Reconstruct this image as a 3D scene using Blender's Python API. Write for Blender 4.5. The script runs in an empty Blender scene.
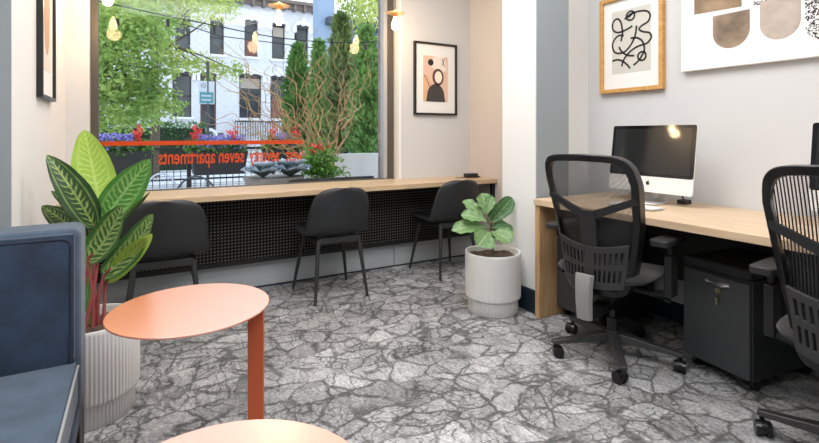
import bpy, math, random
from mathutils import Vector, Matrix, noise
PI = math.pi
C = bpy.context.scene.collection
# ------------------------------------------------------------------ camera model
F = 478.6; H = 1.16; HY = 134.0; CX = 409.5
YAW = math.atan2(272.5, 478.6)
fw = (math.sin(YAW), math.cos(YAW)); rt = (math.cos(YAW), -math.sin(YAW))
def ray(px, py):
    u = (px-CX)/F
    return Vector((fw[0]+u*rt[0], fw[1]+u*rt[1], (HY-py)/F))
def PT(px, py, t): return Vector((0, 0, H))+ray(px, py)*t
def PY(px, py, y):
    d = ray(px, py); return Vector((0, 0, H))+d*(y/d.y)
def PX(px, py, x):
    d = ray(px, py); return Vector((0, 0, H))+d*(x/d.x)

# ------------------------------------------------------------------ materials
MATS = {}
def new_mat(name):
    m = bpy.data.materials.new(name); m.use_nodes = True
    nt = m.node_tree; b = nt.nodes['Principled BSDF']
    return m, nt, b
def mat(name, col, rough=.5, metal=0, var=0, vscale=20, bump=0, bscale=80, coat=0, spec=.5, sheen=0, emit=None, es=1, trans=0, stretch=None, sss=0):
    if name in MATS: return MATS[name]
    m, nt, b = new_mat(name); N = nt.nodes; L = nt.links
    b.inputs['Base Color'].default_value = (*col, 1); b.inputs['Roughness'].default_value = rough
    b.inputs['Metallic'].default_value = metal; b.inputs['Coat Weight'].default_value = coat
    b.inputs['Specular IOR Level'].default_value = spec; b.inputs['Sheen Weight'].default_value = sheen
    b.inputs['Transmission Weight'].default_value = trans
    if emit: b.inputs['Emission Color'].default_value = (*emit, 1); b.inputs['Emission Strength'].default_value = es
    tc = N.new('ShaderNodeTexCoord'); mp = N.new('ShaderNodeMapping'); L.new(tc.outputs['Object'], mp.inputs[0])
    if stretch: mp.inputs['Scale'].default_value = stretch
    if var:
        n = N.new('ShaderNodeTexNoise'); n.inputs['Scale'].default_value = vscale; n.inputs['Detail'].default_value = 5
        L.new(mp.outputs[0], n.inputs[0])
        r = N.new('ShaderNodeValToRGB'); L.new(n.outputs[0], r.inputs[0])
        r.color_ramp.elements[0].position = .3; r.color_ramp.elements[1].position = .7
        r.color_ramp.elements[0].color = (*[c*(1-var) for c in col], 1)
        r.color_ramp.elements[1].color = (*[min(1, c*(1+var)) for c in col], 1)
        L.new(r.outputs[0], b.inputs['Base Color'])
    if bump:
        n2 = N.new('ShaderNodeTexNoise'); n2.inputs['Scale'].default_value = bscale; n2.inputs['Detail'].default_value = 3
        L.new(mp.outputs[0], n2.inputs[0])
        bp = N.new('ShaderNodeBump'); bp.inputs['Strength'].default_value = bump; bp.inputs['Distance'].default_value = .01
        L.new(n2.outputs[0], bp.inputs['Height']); L.new(bp.outputs[0], b.inputs['Normal'])
    MATS[name] = m
    return m

def wood_mat(name, light, dark, axis='X', rough=.45):
    m, nt, b = new_mat(name); N = nt.nodes; L = nt.links
    tc = N.new('ShaderNodeTexCoord'); mp = N.new('ShaderNodeMapping'); L.new(tc.outputs['Object'], mp.inputs[0])
    sc = {'X': (1.2, 14, 14), 'Y': (14, 1.2, 14), 'Z': (14, 14, 1.2)}[axis]
    mp.inputs['Scale'].default_value = sc
    n = N.new('ShaderNodeTexNoise'); n.inputs['Scale'].default_value = 2.2; n.inputs['Detail'].default_value = 8; n.inputs['Distortion'].default_value = 1.2
    L.new(mp.outputs[0], n.inputs[0])
    r = N.new('ShaderNodeValToRGB'); L.new(n.outputs[0], r.inputs[0])
    r.color_ramp.elements[0].position = .32; r.color_ramp.elements[0].color = (*dark, 1)
    r.color_ramp.elements[1].position = .62; r.color_ramp.elements[1].color = (*light, 1)
    L.new(r.outputs[0], b.inputs['Base Color']); b.inputs['Roughness'].default_value = rough
    return m

def carpet_mat():
    m, nt, b = new_mat('carpet_crackle'); N = nt.nodes; L = nt.links
    tc = N.new('ShaderNodeTexCoord')
    n0 = N.new('ShaderNodeTexNoise'); n0.inputs['Scale'].default_value = 2.2; n0.inputs['Detail'].default_value = 3
    L.new(tc.outputs['Object'], n0.inputs[0])
    s0 = N.new('ShaderNodeVectorMath'); s0.operation = 'SUBTRACT'; s0.inputs[1].default_value = (.5, .5, .5); L.new(n0.outputs['Color'], s0.inputs[0])
    s1 = N.new('ShaderNodeVectorMath'); s1.operation = 'SCALE'; s1.inputs['Scale'].default_value = .22; L.new(s0.outputs[0], s1.inputs[0])
    ad = N.new('ShaderNodeVectorMath'); ad.operation = 'ADD'; L.new(tc.outputs['Object'], ad.inputs[0]); L.new(s1.outputs[0], ad.inputs[1])
    n1 = N.new('ShaderNodeTexNoise'); n1.inputs['Scale'].default_value = 38; n1.inputs['Detail'].default_value = 2; L.new(tc.outputs['Object'], n1.inputs[0])
    s2 = N.new('ShaderNodeVectorMath'); s2.operation = 'SUBTRACT'; s2.inputs[1].default_value = (.5, .5, .5); L.new(n1.outputs['Color'], s2.inputs[0])
    s3 = N.new('ShaderNodeVectorMath'); s3.operation = 'SCALE'; s3.inputs['Scale'].default_value = .03; L.new(s2.outputs[0], s3.inputs[0])
    ad2 = N.new('ShaderNodeVectorMath'); ad2.operation = 'ADD'; L.new(ad.outputs[0], ad2.inputs[0]); L.new(s3.outputs[0], ad2.inputs[1])
    mp = N.new('ShaderNodeMapping'); mp.inputs['Rotation'].default_value = (0, 0, .5); mp.inputs['Scale'].default_value = (1, 1.55, 1)
    L.new(ad2.outputs[0], mp.inputs[0])
    fl = N.new('ShaderNodeVectorMath'); fl.operation = 'MULTIPLY'; fl.inputs[1].default_value = (1, 1, 0); L.new(mp.outputs[0], fl.inputs[0])
    v = N.new('ShaderNodeTexVoronoi'); v.feature = 'DISTANCE_TO_EDGE'; v.inputs['Scale'].default_value = 5.8; L.new(fl.outputs[0], v.inputs['Vector'])
    v2 = N.new('ShaderNodeTexVoronoi'); v2.feature = 'DISTANCE_TO_EDGE'; v2.inputs['Scale'].default_value = 13; L.new(fl.outputs[0], v2.inputs['Vector'])
    vc = N.new('ShaderNodeTexVoronoi'); vc.inputs['Scale'].default_value = 5.8; L.new(fl.outputs[0], vc.inputs['Vector'])
    # width of the dark veins varies
    nw = N.new('ShaderNodeTexNoise'); nw.inputs['Scale'].default_value = 4; nw.inputs['Detail'].default_value = 4; L.new(tc.outputs['Object'], nw.inputs[0])
    mw = N.new('ShaderNodeMapRange'); mw.inputs['From Min'].default_value = .35; mw.inputs['From Max'].default_value = .7; mw.inputs['To Min'].default_value = .03; mw.inputs['To Max'].default_value = .13; L.new(nw.outputs[0], mw.inputs[0])
    e1 = N.new('ShaderNodeMath'); e1.operation = 'DIVIDE'; L.new(v.outputs['Distance'], e1.inputs[0]); L.new(mw.outputs[0], e1.inputs[1])
    e1c = N.new('ShaderNodeMath'); e1c.operation = 'POWER'; e1c.use_clamp = True; e1c.inputs[1].default_value = 1.6; L.new(e1.outputs[0], e1c.inputs[0])
    e2 = N.new('ShaderNodeMapRange'); e2.inputs['From Min'].default_value = .0; e2.inputs['From Max'].default_value = .06; e2.inputs['To Min'].default_value = .0; e2.inputs['To Max'].default_value = 1; L.new(v2.outputs['Distance'], e2.inputs[0])
    # minor veins only in some cells
    gt = N.new('ShaderNodeMath'); gt.operation = 'LESS_THAN'; gt.inputs[1].default_value = .52
    sep = N.new('ShaderNodeSeparateColor'); L.new(vc.outputs['Color'], sep.inputs[0]); L.new(sep.outputs[0], gt.inputs[0])
    mx0 = N.new('ShaderNodeMath'); mx0.operation = 'MAXIMUM'; L.new(gt.outputs[0], mx0.inputs[0]); L.new(e2.outputs[0], mx0.inputs[1])
    mul = N.new('ShaderNodeMath'); mul.operation = 'MULTIPLY'; L.new(e1c.outputs[0], mul.inputs[0]); L.new(mx0.outputs[0], mul.inputs[1])
    nb = N.new('ShaderNodeTexNoise'); nb.inputs['Scale'].default_value = 6.5; nb.inputs['Detail'].default_value = 3; L.new(tc.outputs['Object'], nb.inputs[0])
    rb = N.new('ShaderNodeMapRange'); rb.inputs['From Min'].default_value = .50; rb.inputs['From Max'].default_value = .62; rb.inputs['To Min'].default_value = 0; rb.inputs['To Max'].default_value = .85; L.new(nb.outputs[0], rb.inputs[0])
    mxb = N.new('ShaderNodeMath'); mxb.operation = 'MAXIMUM'; L.new(mul.outputs[0], mxb.inputs[0]); L.new(rb.outputs[0], mxb.inputs[1])
    mph = N.new('ShaderNodeMapping'); mph.inputs['Rotation'].default_value = (0, 0, -.75); mph.inputs['Scale'].default_value = (1.3, .55, 0); L.new(ad2.outputs[0], mph.inputs[0])
    v3 = N.new('ShaderNodeTexVoronoi'); v3.feature = 'DISTANCE_TO_EDGE'; v3.inputs['Scale'].default_value = 8.5; L.new(mph.outputs[0], v3.inputs['Vector'])
    e3 = N.new('ShaderNodeMapRange'); e3.inputs['From Min'].default_value = .012; e3.inputs['From Max'].default_value = .05; e3.inputs['To Min'].default_value = .25; L.new(v3.outputs['Distance'], e3.inputs[0])
    nb2 = N.new('ShaderNodeTexNoise'); nb2.inputs['Scale'].default_value = 4.2; nb2.inputs['Detail'].default_value = 2; mo = N.new('ShaderNodeVectorMath'); mo.operation = 'ADD'; mo.inputs[1].default_value = (7, 3, 0); L.new(tc.outputs['Object'], mo.inputs[0]); L.new(mo.outputs[0], nb2.inputs[0])
    rb2 = N.new('ShaderNodeMapRange'); rb2.inputs['From Min'].default_value = .44; rb2.inputs['From Max'].default_value = .54; L.new(nb2.outputs[0], rb2.inputs[0])
    m3 = N.new('ShaderNodeMath'); m3.operation = 'MAXIMUM'; L.new(e3.outputs[0], m3.inputs[0]); L.new(rb2.outputs[0], m3.inputs[1])
    mul = N.new('ShaderNodeMath'); mul.operation = 'MULTIPLY'; L.new(mxb.outputs[0], mul.inputs[0]); L.new(m3.outputs[0], mul.inputs[1])
    # mottling in the pile
    n2 = N.new('ShaderNodeTexNoise'); n2.inputs['Scale'].default_value = 75; n2.inputs['Detail'].default_value = 3; n2.inputs['Roughness'].default_value = .7; L.new(tc.outputs['Object'], n2.inputs[0])
    n3 = N.new('ShaderNodeTexNoise'); n3.inputs['Scale'].default_value = 3; n3.inputs['Detail'].default_value = 5; L.new(tc.outputs['Object'], n3.inputs[0])
    a1 = N.new('ShaderNodeMapRange'); a1.inputs['From Min'].default_value = .3; a1.inputs['From Max'].default_value = .7; a1.inputs['To Min'].default_value = .55; a1.inputs['To Max'].default_value = 1.4; L.new(n2.outputs[0], a1.inputs[0])
    a2 = N.new('ShaderNodeMapRange'); a2.inputs['From Min'].default_value = .3; a2.inputs['From Max'].default_value = .7; a2.inputs['To Min'].default_value = .68; a2.inputs['To Max'].default_value = 1.25; L.new(n3.outputs[0], a2.inputs[0])
    a3 = N.new('ShaderNodeMath'); a3.operation = 'MULTIPLY'; L.new(a1.outputs[0], a3.inputs[0]); L.new(a2.outputs[0], a3.inputs[1])
    r = N.new('ShaderNodeValToRGB'); L.new(mul.outputs[0], r.inputs[0])
    r.color_ramp.elements[0].color = (.115, .116, .119, 1); r.color_ramp.elements[1].color = (.36, .362, .37, 1); r.color_ramp.elements[1].position = .95
    el = r.color_ramp.elements.new(.5); el.color = (.22, .22, .223, 1)
    cv_ = N.new('ShaderNodeMapRange'); cv_.inputs['To Min'].default_value = .78; cv_.inputs['To Max'].default_value = 1.18; L.new(sep.outputs[1], cv_.inputs[0])
    n5 = N.new('ShaderNodeTexNoise'); n5.inputs['Scale'].default_value = 22; n5.inputs['Detail'].default_value = 5; n5.inputs['Roughness'].default_value = .75; n5.inputs['Distortion'].default_value = 1.5
    mp5 = N.new('ShaderNodeMapping'); mp5.inputs['Scale'].default_value = (1, .45, 1); mp5.inputs['Rotation'].default_value = (0, 0, .9); L.new(tc.outputs['Object'], mp5.inputs[0]); L.new(mp5.outputs[0], n5.inputs[0])
    r5 = N.new('ShaderNodeMapRange'); r5.inputs['From Min'].default_value = .38; r5.inputs['From Max'].default_value = .60; r5.inputs['To Min'].default_value = .72; r5.inputs['To Max'].default_value = 1.15; L.new(n5.outputs[0], r5.inputs[0])
    a4 = N.new('ShaderNodeMath'); a4.operation = 'MULTIPLY'; L.new(a3.outputs[0], a4.inputs[0]); L.new(cv_.outputs[0], a4.inputs[1])
    a5 = N.new('ShaderNodeMath'); a5.operation = 'MULTIPLY'; L.new(a4.outputs[0], a5.inputs[0]); L.new(r5.outputs[0], a5.inputs[1]); a3 = a5
    vm = N.new('ShaderNodeVectorMath'); vm.operation = 'SCALE'; L.new(r.outputs[0], vm.inputs[0]); L.new(a3.outputs[0], vm.inputs['Scale'])
    L.new(vm.outputs[0], b.inputs['Base Color']); b.inputs['Roughness'].default_value = .95; b.inputs['Specular IOR Level'].default_value = .15
    bp = N.new('ShaderNodeBump'); bp.inputs['Strength'].default_value = .5; bp.inputs['Distance'].default_value = .006; L.new(n2.outputs[0], bp.inputs['Height']); L.new(bp.outputs[0], b.inputs['Normal'])
    return m

def holes_mat():
    """black sheet with a square grid of holes, light behind them put into the dot colour, x-z plane"""
    m, nt, b = new_mat('perforated_metal'); N = nt.nodes; L = nt.links
    tc = N.new('ShaderNodeTexCoord'); sp = N.new('ShaderNodeSeparateXYZ'); L.new(tc.outputs['Object'], sp.inputs[0])
    def frac(out, p):
        a = N.new('ShaderNodeMath'); a.operation = 'DIVIDE'; a.inputs[1].default_value = p; L.new(out, a.inputs[0])
        f = N.new('ShaderNodeMath'); f.operation = 'FRACT'; L.new(a.outputs[0], f.inputs[0])
        s = N.new('ShaderNodeMath'); s.operation = 'SUBTRACT'; s.inputs[1].default_value = .5; L.new(f.outputs[0], s.inputs[0])
        q = N.new('ShaderNodeMath'); q.operation = 'POWER'; q.inputs[1].default_value = 2; L.new(s.outputs[0], q.inputs[0])
        return q.outputs[0]
    ad = N.new('ShaderNodeMath'); ad.operation = 'ADD'; L.new(frac(sp.outputs[0], .0235), ad.inputs[0]); L.new(frac(sp.outputs[2], .0235), ad.inputs[1])
    lt = N.new('ShaderNodeMath'); lt.operation = 'LESS_THAN'; lt.inputs[1].default_value = .055; L.new(ad.outputs[0], lt.inputs[0])
    mx = N.new('ShaderNodeMix'); mx.data_type = 'RGBA'; L.new(lt.outputs[0], mx.inputs['Factor'])
    mx.inputs['A'].default_value = (.006, .006, .006, 1); mx.inputs['B'].default_value = (.16, .15, .14, 1)  # pale dot colour stands in for the lit space behind
    L.new(mx.outputs['Result'], b.inputs['Base Color']); b.inputs['Roughness'].default_value = .6
    b.inputs['Specular IOR Level'].default_value = .2
    return m

def mesh_fabric_mat(name, period, cover, col=(.02, .02, .022)):
    m, nt, b = new_mat(name); N = nt.nodes; L = nt.links
    tc = N.new('ShaderNodeTexCoord'); sp = N.new('ShaderNodeSeparateXYZ'); L.new(tc.outputs['Object'], sp.inputs[0])
    def band(out, p, c):
        a = N.new('ShaderNodeMath'); a.operation = 'DIVIDE'; a.inputs[1].default_value = p; L.new(out, a.inputs[0])
        f = N.new('ShaderNodeMath'); f.operation = 'FRACT'; L.new(a.outputs[0], f.inputs[0])
        s = N.new('ShaderNodeMath'); s.operation = 'LESS_THAN'; s.inputs[1].default_value = c; L.new(f.outputs[0], s.inputs[0]); return s.outputs[0]
    mxx = N.new('ShaderNodeMath'); mxx.operation = 'MAXIMUM'
    L.new(band(sp.outputs[1], period, cover), mxx.inputs[0]); L.new(band(sp.outputs[2], period*.55, cover*.55), mxx.inputs[1])
    L.new(mxx.outputs[0], b.inputs['Alpha'])
    b.inputs['Base Color'].default_value = (*col, 1); b.inputs['Roughness'].default_value = .6
    return m

def leaf_mat(name, dark, lime, amount, band=.80, stripes=9):
    m, nt, b = new_mat(name); N = nt.nodes; L = nt.links
    uv = N.new('ShaderNodeUVMap'); sp = N.new('ShaderNodeSeparateXYZ'); L.new(uv.outputs[0], sp.inputs[0])
    def mth(op, a, c=None, clamp=False):
        n = N.new('ShaderNodeMath'); n.operation = op; n.use_clamp = clamp
        for i, q in enumerate((a, c)):
            if q is None: continue
            if isinstance(q, (int, float)): n.inputs[i].default_value = q
            else: L.new(q, n.inputs[i])
        return n.outputs[0]
    u = mth('ABSOLUTE', mth('SUBTRACT', mth('MULTIPLY', sp.outputs[0], 2), 1))
    # side veins sweep towards the tip
    nd = N.new('ShaderNodeTexNoise'); nd.inputs['Scale'].default_value = 24; nd.inputs['Detail'].default_value = 3; td = N.new('ShaderNodeTexCoord'); L.new(td.outputs['Object'], nd.inputs[0])
    ph = mth('ADD', mth('SUBTRACT', mth('MULTIPLY', sp.outputs[1], stripes), mth('MULTIPLY', u, 2.2)), mth('MULTIPLY', nd.outputs[0], 1.6))
    st = mth('ABSOLUTE', mth('SUBTRACT', mth('FRACT', ph), .5))        # 0..0.5
    feather = mth('DIVIDE', mth('SUBTRACT', st, .5-.5*amount), .12, True)
    mid = mth('LESS_THAN', u, .07)
    ring = mth('MULTIPLY', mth('LESS_THAN', mth('ABSOLUTE', mth('SUBTRACT', u, .66)), .06), .55)
    body = mth('MULTIPLY', feather, mth('DIVIDE', mth('SUBTRACT', band, u), .22, True))
    msk = mth('MAXIMUM', mth('MAXIMUM', mid, ring), body)
    ns = N.new('ShaderNodeTexNoise'); ns.inputs['Scale'].default_value = 60
    tc = N.new('ShaderNodeTexCoord'); L.new(tc.outputs['Object'], ns.inputs[0])
    nf = N.new('ShaderNodeMapRange'); nf.inputs['From Min'].default_value = .35; nf.inputs['From Max'].default_value = .65
    nf.inputs['To Min'].default_value = .5; nf.inputs['To Max'].default_value = 1; L.new(ns.outputs[0], nf.inputs[0])
    mm = mth('MULTIPLY', mth('MULTIPLY', msk, nf.outputs[0]), .8)
    mx = N.new('ShaderNodeMix'); mx.data_type = 'RGBA'; L.new(mm, mx.inputs['Factor'])
    mx.inputs['A'].default_value = (*dark, 1); mx.inputs['B'].default_value = (*lime, 1)
    L.new(mx.outputs['Result'], b.inputs['Base Color']); b.inputs['Roughness'].default_value = .38
    # translucency
    tr = N.new('ShaderNodeBsdfTranslucent'); L.new(mx.outputs['Result'], tr.inputs[0])
    ms = N.new('ShaderNodeMixShader'); ms.inputs[0].default_value = .3
    out = N['Material Output']; L.new(b.outputs[0], ms.inputs[1]); L.new(tr.outputs[0], ms.inputs[2]); L.new(ms.outputs[0], out.inputs[0])
    return m

def foliage_mat(name, c1, c2, scale=2.5):
    m, nt, b = new_mat(name); N = nt.nodes; L = nt.links
    tc = N.new('ShaderNodeTexCoord')
    n = N.new('ShaderNodeTexNoise'); n.inputs['Scale'].default_value = scale; n.inputs['Detail'].default_value = 6; n.inputs['Roughness'].default_value = .7; L.new(tc.outputs['Object'], n.inputs[0])
    r = N.new('ShaderNodeValToRGB'); L.new(n.outputs[0], r.inputs[0])
    r.color_ramp.elements[0].position = .35; r.color_ramp.elements[0].color = (*c1, 1); r.color_ramp.elements[1].position = .65; r.color_ramp.elements[1].color = (*c2, 1)
    L.new(r.outputs[0], b.inputs['Base Color']); b.inputs['Roughness'].default_value = .6
    tr = N.new('ShaderNodeBsdfTranslucent'); L.new(r.outputs[0], tr.inputs[0])
    ms = N.new('ShaderNodeMixShader'); ms.inputs[0].default_value = .35
    out = N['Material Output']; L.new(b.outputs[0], ms.inputs[1]); L.new(tr.outputs[0], ms.inputs[2]); L.new(ms.outputs[0], out.inputs[0])
    return m

def glass_mat():
    m, nt, b = new_mat('window_glass'); N = nt.nodes; L = nt.links
    t = N.new('ShaderNodeBsdfTransparent'); t.inputs[0].default_value = (.97, .98, .98, 1)
    g = N.new('ShaderNodeBsdfGlossy'); g.inputs['Roughness'].default_value = .0
    fr = N.new('ShaderNodeFresnel'); fr.inputs[0].default_value = 1.24
    ms = N.new('ShaderNodeMixShader'); L.new(fr.outputs[0], ms.inputs[0]); L.new(t.outputs[0], ms.inputs[1]); L.new(g.outputs[0], ms.inputs[2])
    L.new(ms.outputs[0], N['Material Output'].inputs[0]); return m

# ------------------------------------------------------------------ mesh builder
class MB:
    def __init__(s): s.v = []; s.f = []; s.uv = []
    def add(s, vs, fs, uvs=None):
        o = len(s.v); s.v += [tuple(p) for p in vs]; s.uv += (uvs if uvs else [(0, 0)]*len(vs))
        s.f += [tuple(i+o for i in f) for f in fs]; return s
    def box(s, a, b, M=None):
        x0, y0, z0 = a; x1, y1, z1 = b
        vs = [Vector(p) for p in ((x0, y0, z0), (x1, y0, z0), (x1, y1, z0), (x0, y1, z0), (x0, y0, z1), (x1, y0, z1), (x1, y1, z1), (x0, y1, z1))]
        if M: vs = [M @ p for p in vs]
        return s.add(vs, [(0, 3, 2, 1), (4, 5, 6, 7), (0, 1, 5, 4), (1, 2, 6, 5), (2, 3, 7, 6), (3, 0, 4, 7)])
    def tube(s, pts, r, n=8, caps=True, flat=None):
        """r: number or list; flat=(ax) squash factor across"""
        pts = [Vector(p) for p in pts]; k = len(pts)
        rs = r if isinstance(r, (list, tuple)) else [r]*k
        up = None; rings = []
        for i, p in enumerate(pts):
            d = (pts[min(i+1, k-1)]-pts[max(i-1, 0)]).normalized()
            if up is None:
                up = Vector((0, 0, 1)) if abs(d.z) < .9 else Vector((0, 1, 0))
            a = d.cross(up)
            if a.length < 1e-5: a = d.cross(Vector((1, 0, 0)))
            a.normalize(); bb = a.cross(d).normalized(); up = bb
            fx = flat or 1
            rings.append([p+a*(math.cos(2*PI*j/n)*rs[i])+bb*(math.sin(2*PI*j/n)*rs[i]*fx) for j in range(n)])
        vs = [q for rg in rings for q in rg]; fs = []
        for i in range(k-1):
            for j in range(n):
                j2 = (j+1) % n; fs.append((i*n+j, i*n+j2, (i+1)*n+j2, (i+1)*n+j))
        if caps: fs.append(tuple(range(n))[::-1]); fs.append(tuple((k-1)*n+j for j in range(n)))
        return s.add(vs, fs)
    def cyl(s, a, b, r, r2=None, n=24): return s.tube([a, b], [r, r if r2 is None else r2], n)
    def lathe(s, prof, n=48, mod=None, c=(0, 0, 0)):
        vs = []; fs = []
        for (r, z) in prof:
            for j in range(n):
                a = 2*PI*j/n; rr = r*(mod(a, z) if mod else 1)
                vs.append((c[0]+rr*math.cos(a), c[1]+rr*math.sin(a), c[2]+z))
        for i in range(len(prof)-1):
            for j in range(n):
                j2 = (j+1) % n; fs.append((i*n+j, i*n+j2, (i+1)*n+j2, (i+1)*n+j))
        if prof[0][0] > 1e-4: fs.append(tuple(range(n))[::-1])
        if prof[-1][0] > 1e-4: fs.append(tuple((len(prof)-1)*n+j for j in range(n)))
        return s.add(vs, fs)
    def grid(s, fn, nu, nv, keep=None, uv=False, us=None, vs_=None):
        us = us or [i/nu for i in range(nu+1)]; vl = vs_ or [j/nv for j in range(nv+1)]
        nu = len(us)-1; nv = len(vl)-1
        P = [fn(u, v) for v in vl for u in us]; U = [(u, v) for v in vl for u in us]
        fs = []
        for j in range(nv):
            for i in range(nu):
                if keep and not keep((us[i]+us[i+1])/2, (vl[j]+vl[j+1])/2): continue
                a = j*(nu+1)+i; fs.append((a, a+1, a+nu+2, a+nu+1))
        return s.add(P, fs, U)
    def prism(s, outline, z0, z1, M=None):
        n = len(outline); vs = [Vector((x, y, z0)) for x, y in outline]+[Vector((x, y, z1)) for x, y in outline]
        if M: vs = [M @ p for p in vs]
        fs = [tuple(range(n))[::-1], tuple(range(n, 2*n))]+[(i, (i+1) % n, n+(i+1) % n, n+i) for i in range(n)]
        return s.add(vs, fs)
    def build(s, name, m, parent=None, smooth=True, bevel=0, seg=2, solid=0, offset=0, sub=0, loc=None, rotz=0, auto=35):
        me = bpy.data.meshes.new(name); me.from_pydata(s.v, [], s.f)
        ul = me.uv_layers.new(name='UVMap')
        for lp in me.loops: ul.data[lp.index].uv = s.uv[lp.vertex_index]
        me.materials.append(m)
        if smooth:
            me.polygons.foreach_set('use_smooth', [True]*len(me.polygons))
            if auto: me.set_sharp_from_angle(angle=math.radians(auto))
        me.update()
        o = bpy.data.objects.new(name, me); C.objects.link(o)
        if parent: o.parent = parent
        if loc is not None: o.location = loc
        o.rotation_euler.z = rotz
        if solid:
            md = o.modifiers.new('s', 'SOLIDIFY'); md.thickness = solid; md.offset = offset
        if bevel:
            md = o.modifiers.new('b', 'BEVEL'); md.width = bevel; md.segments = seg; md.limit_method = 'ANGLE'; md.angle_limit = math.radians(40)
            md.harden_normals = True
        if sub:
            md = o.modifiers.new('u', 'SUBSURF'); md.levels = sub; md.render_levels = sub
        return o
def tag(o, label=None, cat=None, group=None, kind=None):
    if label: o['label'] = label
    if cat: o['category'] = cat
    if group: o['group'] = group
    if kind: o['kind'] = kind
    return o
def empty(name, loc, rz=0):
    o = bpy.data.objects.new(name, None); C.objects.link(o); o.location = loc; o.rotation_euler.z = rz; o.empty_display_size = .1
    return o
def struct(name, mb, m, **k):
    o = mb.build(name, m, **k); o['kind'] = 'structure'; return o
def kids(o): return [c for c in bpy.data.objects if c.parent == o]
def copy_tree(o, parent=None):
    c = o.copy(); C.objects.link(c)
    if parent: c.parent = parent
    for ch in kids(o): copy_tree(ch, c)
    return c
def Mx(loc=(0, 0, 0), rx=0, ry=0, rz=0): return Matrix.Translation(loc) @ Matrix.Rotation(rz, 4, 'Z') @ Matrix.Rotation(ry, 4, 'Y') @ Matrix.Rotation(rx, 4, 'X')
def bez(pts, n=12):
    """Catmull-Rom through points"""
    P = [Vector(p) for p in pts]; P = [P[0]*2-P[1]]+P+[P[-1]*2-P[-2]]; out = []
    for i in range(1, len(P)-2):
        for k in range(n):
            t = k/n; a, b, c, d = P[i-1:i+3]
            out.append(.5*((2*b)+(c-a)*t+(2*a-5*b+4*c-d)*t*t+(3*b-a-3*c+d)*t**3))
    out.append(P[-2]); return out

# ------------------------------------------------------------------ palette
WALL = mat('wall_paint', (.62, .62, .625), .75, bump=.04, bscale=200)
WHITEP = mat('white_paint', (.80, .80, .79), .7, bump=.03, bscale=200)
GREYP = mat('grey_blue_paint', (.30, .335, .355), .7, bump=.03, bscale=200)
DARKBASE = mat('navy_baseboard', (.012, .022, .035), .4)
BLACKP = mat('black_plastic', (.009, .009, .010), .42)
BLACKG = mat('black_gloss_plastic', (.007, .007, .008), .28)
CHARC = mat('charcoal_plastic', (.022, .024, .026), .5, bump=.03, bscale=500)
SHELL = mat('charcoal_shell', (.019, .021, .024), .48, bump=.05, bscale=700)
GREYPL = mat('grey_plastic', (.26, .26, .255), .5)
OAK = wood_mat('oak_counter', (.62, .46, .30), (.50, .35, .21), 'X', .32)
OAKD = wood_mat('oak_desk', (.66, .50, .345), (.53, .38, .24), 'Y')
OAKV = wood_mat('oak_panel', (.58, .37, .19), (.42, .25, .11), 'Z')
FRAMEW = wood_mat('oak_frame', (.66, .37, .12), (.52, .27, .07), 'Z')
BRONZE = mat('bronze_metal', (.10, .085, .07), .45, .3)
BLACKF = mat('black_wood', (.012, .012, .012), .35)
PAPER = mat('paper_white', (.82, .81, .79), .85)
CARPET = carpet_mat()

# ------------------------------------------------------------------ the room
XL, XR, YW = -.40, 2.9, 3.74
struct('floor', MB().box((-3, -3, -.05), (3.05, YW+.22, 0)), CARPET, smooth=False)
struct('ceiling', MB().box((-3.1, -3.1, 3.05), (3.1, YW+.25, 3.15)), WHITEP, smooth=False)
struct('wall_rear', MB().box((-3.1, -3.1, 0), (3.1, -3, 3.05)), WALL, smooth=False)
struct('wall_far_left', MB().box((-3.1, -3, 0), (-3, 2.24, 3.05)), WALL, smooth=False)
struct('wall_right', MB().box((XR, -3, 0), (XR+.1, 2.42, 3.05)), WALL, smooth=False)
# side niche wall by the counter's end, and the pillar
struct('wall_niche', MB().box((2.80, 2.61, 0), (3.0, YW, 3.05)), mat('niche_paint', (.66, .60, .55), .75), smooth=False)
struct('wall_step', MB().box((2.53, 2.42, 0), (3.0, 2.61, 3.05)), WHITEP, smooth=False)
p = MB().box((2.24, 2.285, 0), (2.53, 2.61, 3.05))
pil = struct('trim_1', p, WHITEP, smooth=False)
struct('wall_pillar_front', MB().box((2.24, 2.275, 0), (2.53, 2.285, 3.05)), GREYP, smooth=False)
struct('baseboard_right', MB().box((2.225, 2.26, 0), (2.24, 2.61, .15)), DARKBASE, bevel=.003)
struct('baseboard_rear', MB().box((2.885, -3, 0), (2.9, 2.2, .12)), DARKBASE, bevel=.003)
# left
struct('wall_left', MB().box((-.6, 2.25, 0), (XL, YW, 3.05)), mat('left_paint', (.76, .745, .73), .75), smooth=False)
struct('wall_left_front', MB().box((-3, 2.24, 0), (XL, 2.25, 3.05)), GREYP, smooth=False)
struct('baseboard_left', MB().box((XL, 2.25, 0), (XL+.015, YW, .12)), DARKBASE)
# window wall with the opening
WX0, WX1, WZ0, WZ1 = -.27, 2.03, .70, 2.75
w = MB().box((-.6, YW, 0), (WX0, YW+.25, 3.05)).box((WX1, YW, 0), (3.0, YW+.25, 3.05)).box((WX0, YW, 0), (WX1, YW+.25, WZ0)).box((WX0, YW, WZ1), (WX1, YW+.25, 3.05))
struct('wall_window', w, WALL, smooth=False)
struct('trim_2', MB().box((WX1-.012, YW-.006, WZ0+.06), (WX1+.012, YW+.10, WZ1)), WHITEP, smooth=False)
struct('baseboard_window', MB().box((XL, YW-.03, .0), (1.955, YW, .26)).box((1.961, YW-.03, .0), (2.8, YW, .26)), mat('skirting_grey', (.43, .46, .48), .5), bevel=.004)
struct('trim_3', MB().box((XL, YW-.034, 0), (2.8, YW-.0302, .012)), DARKBASE, smooth=False)
win = empty('window_1', (0, 3.85, WZ0)); win['kind'] = 'structure'
fr = MB()
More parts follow.
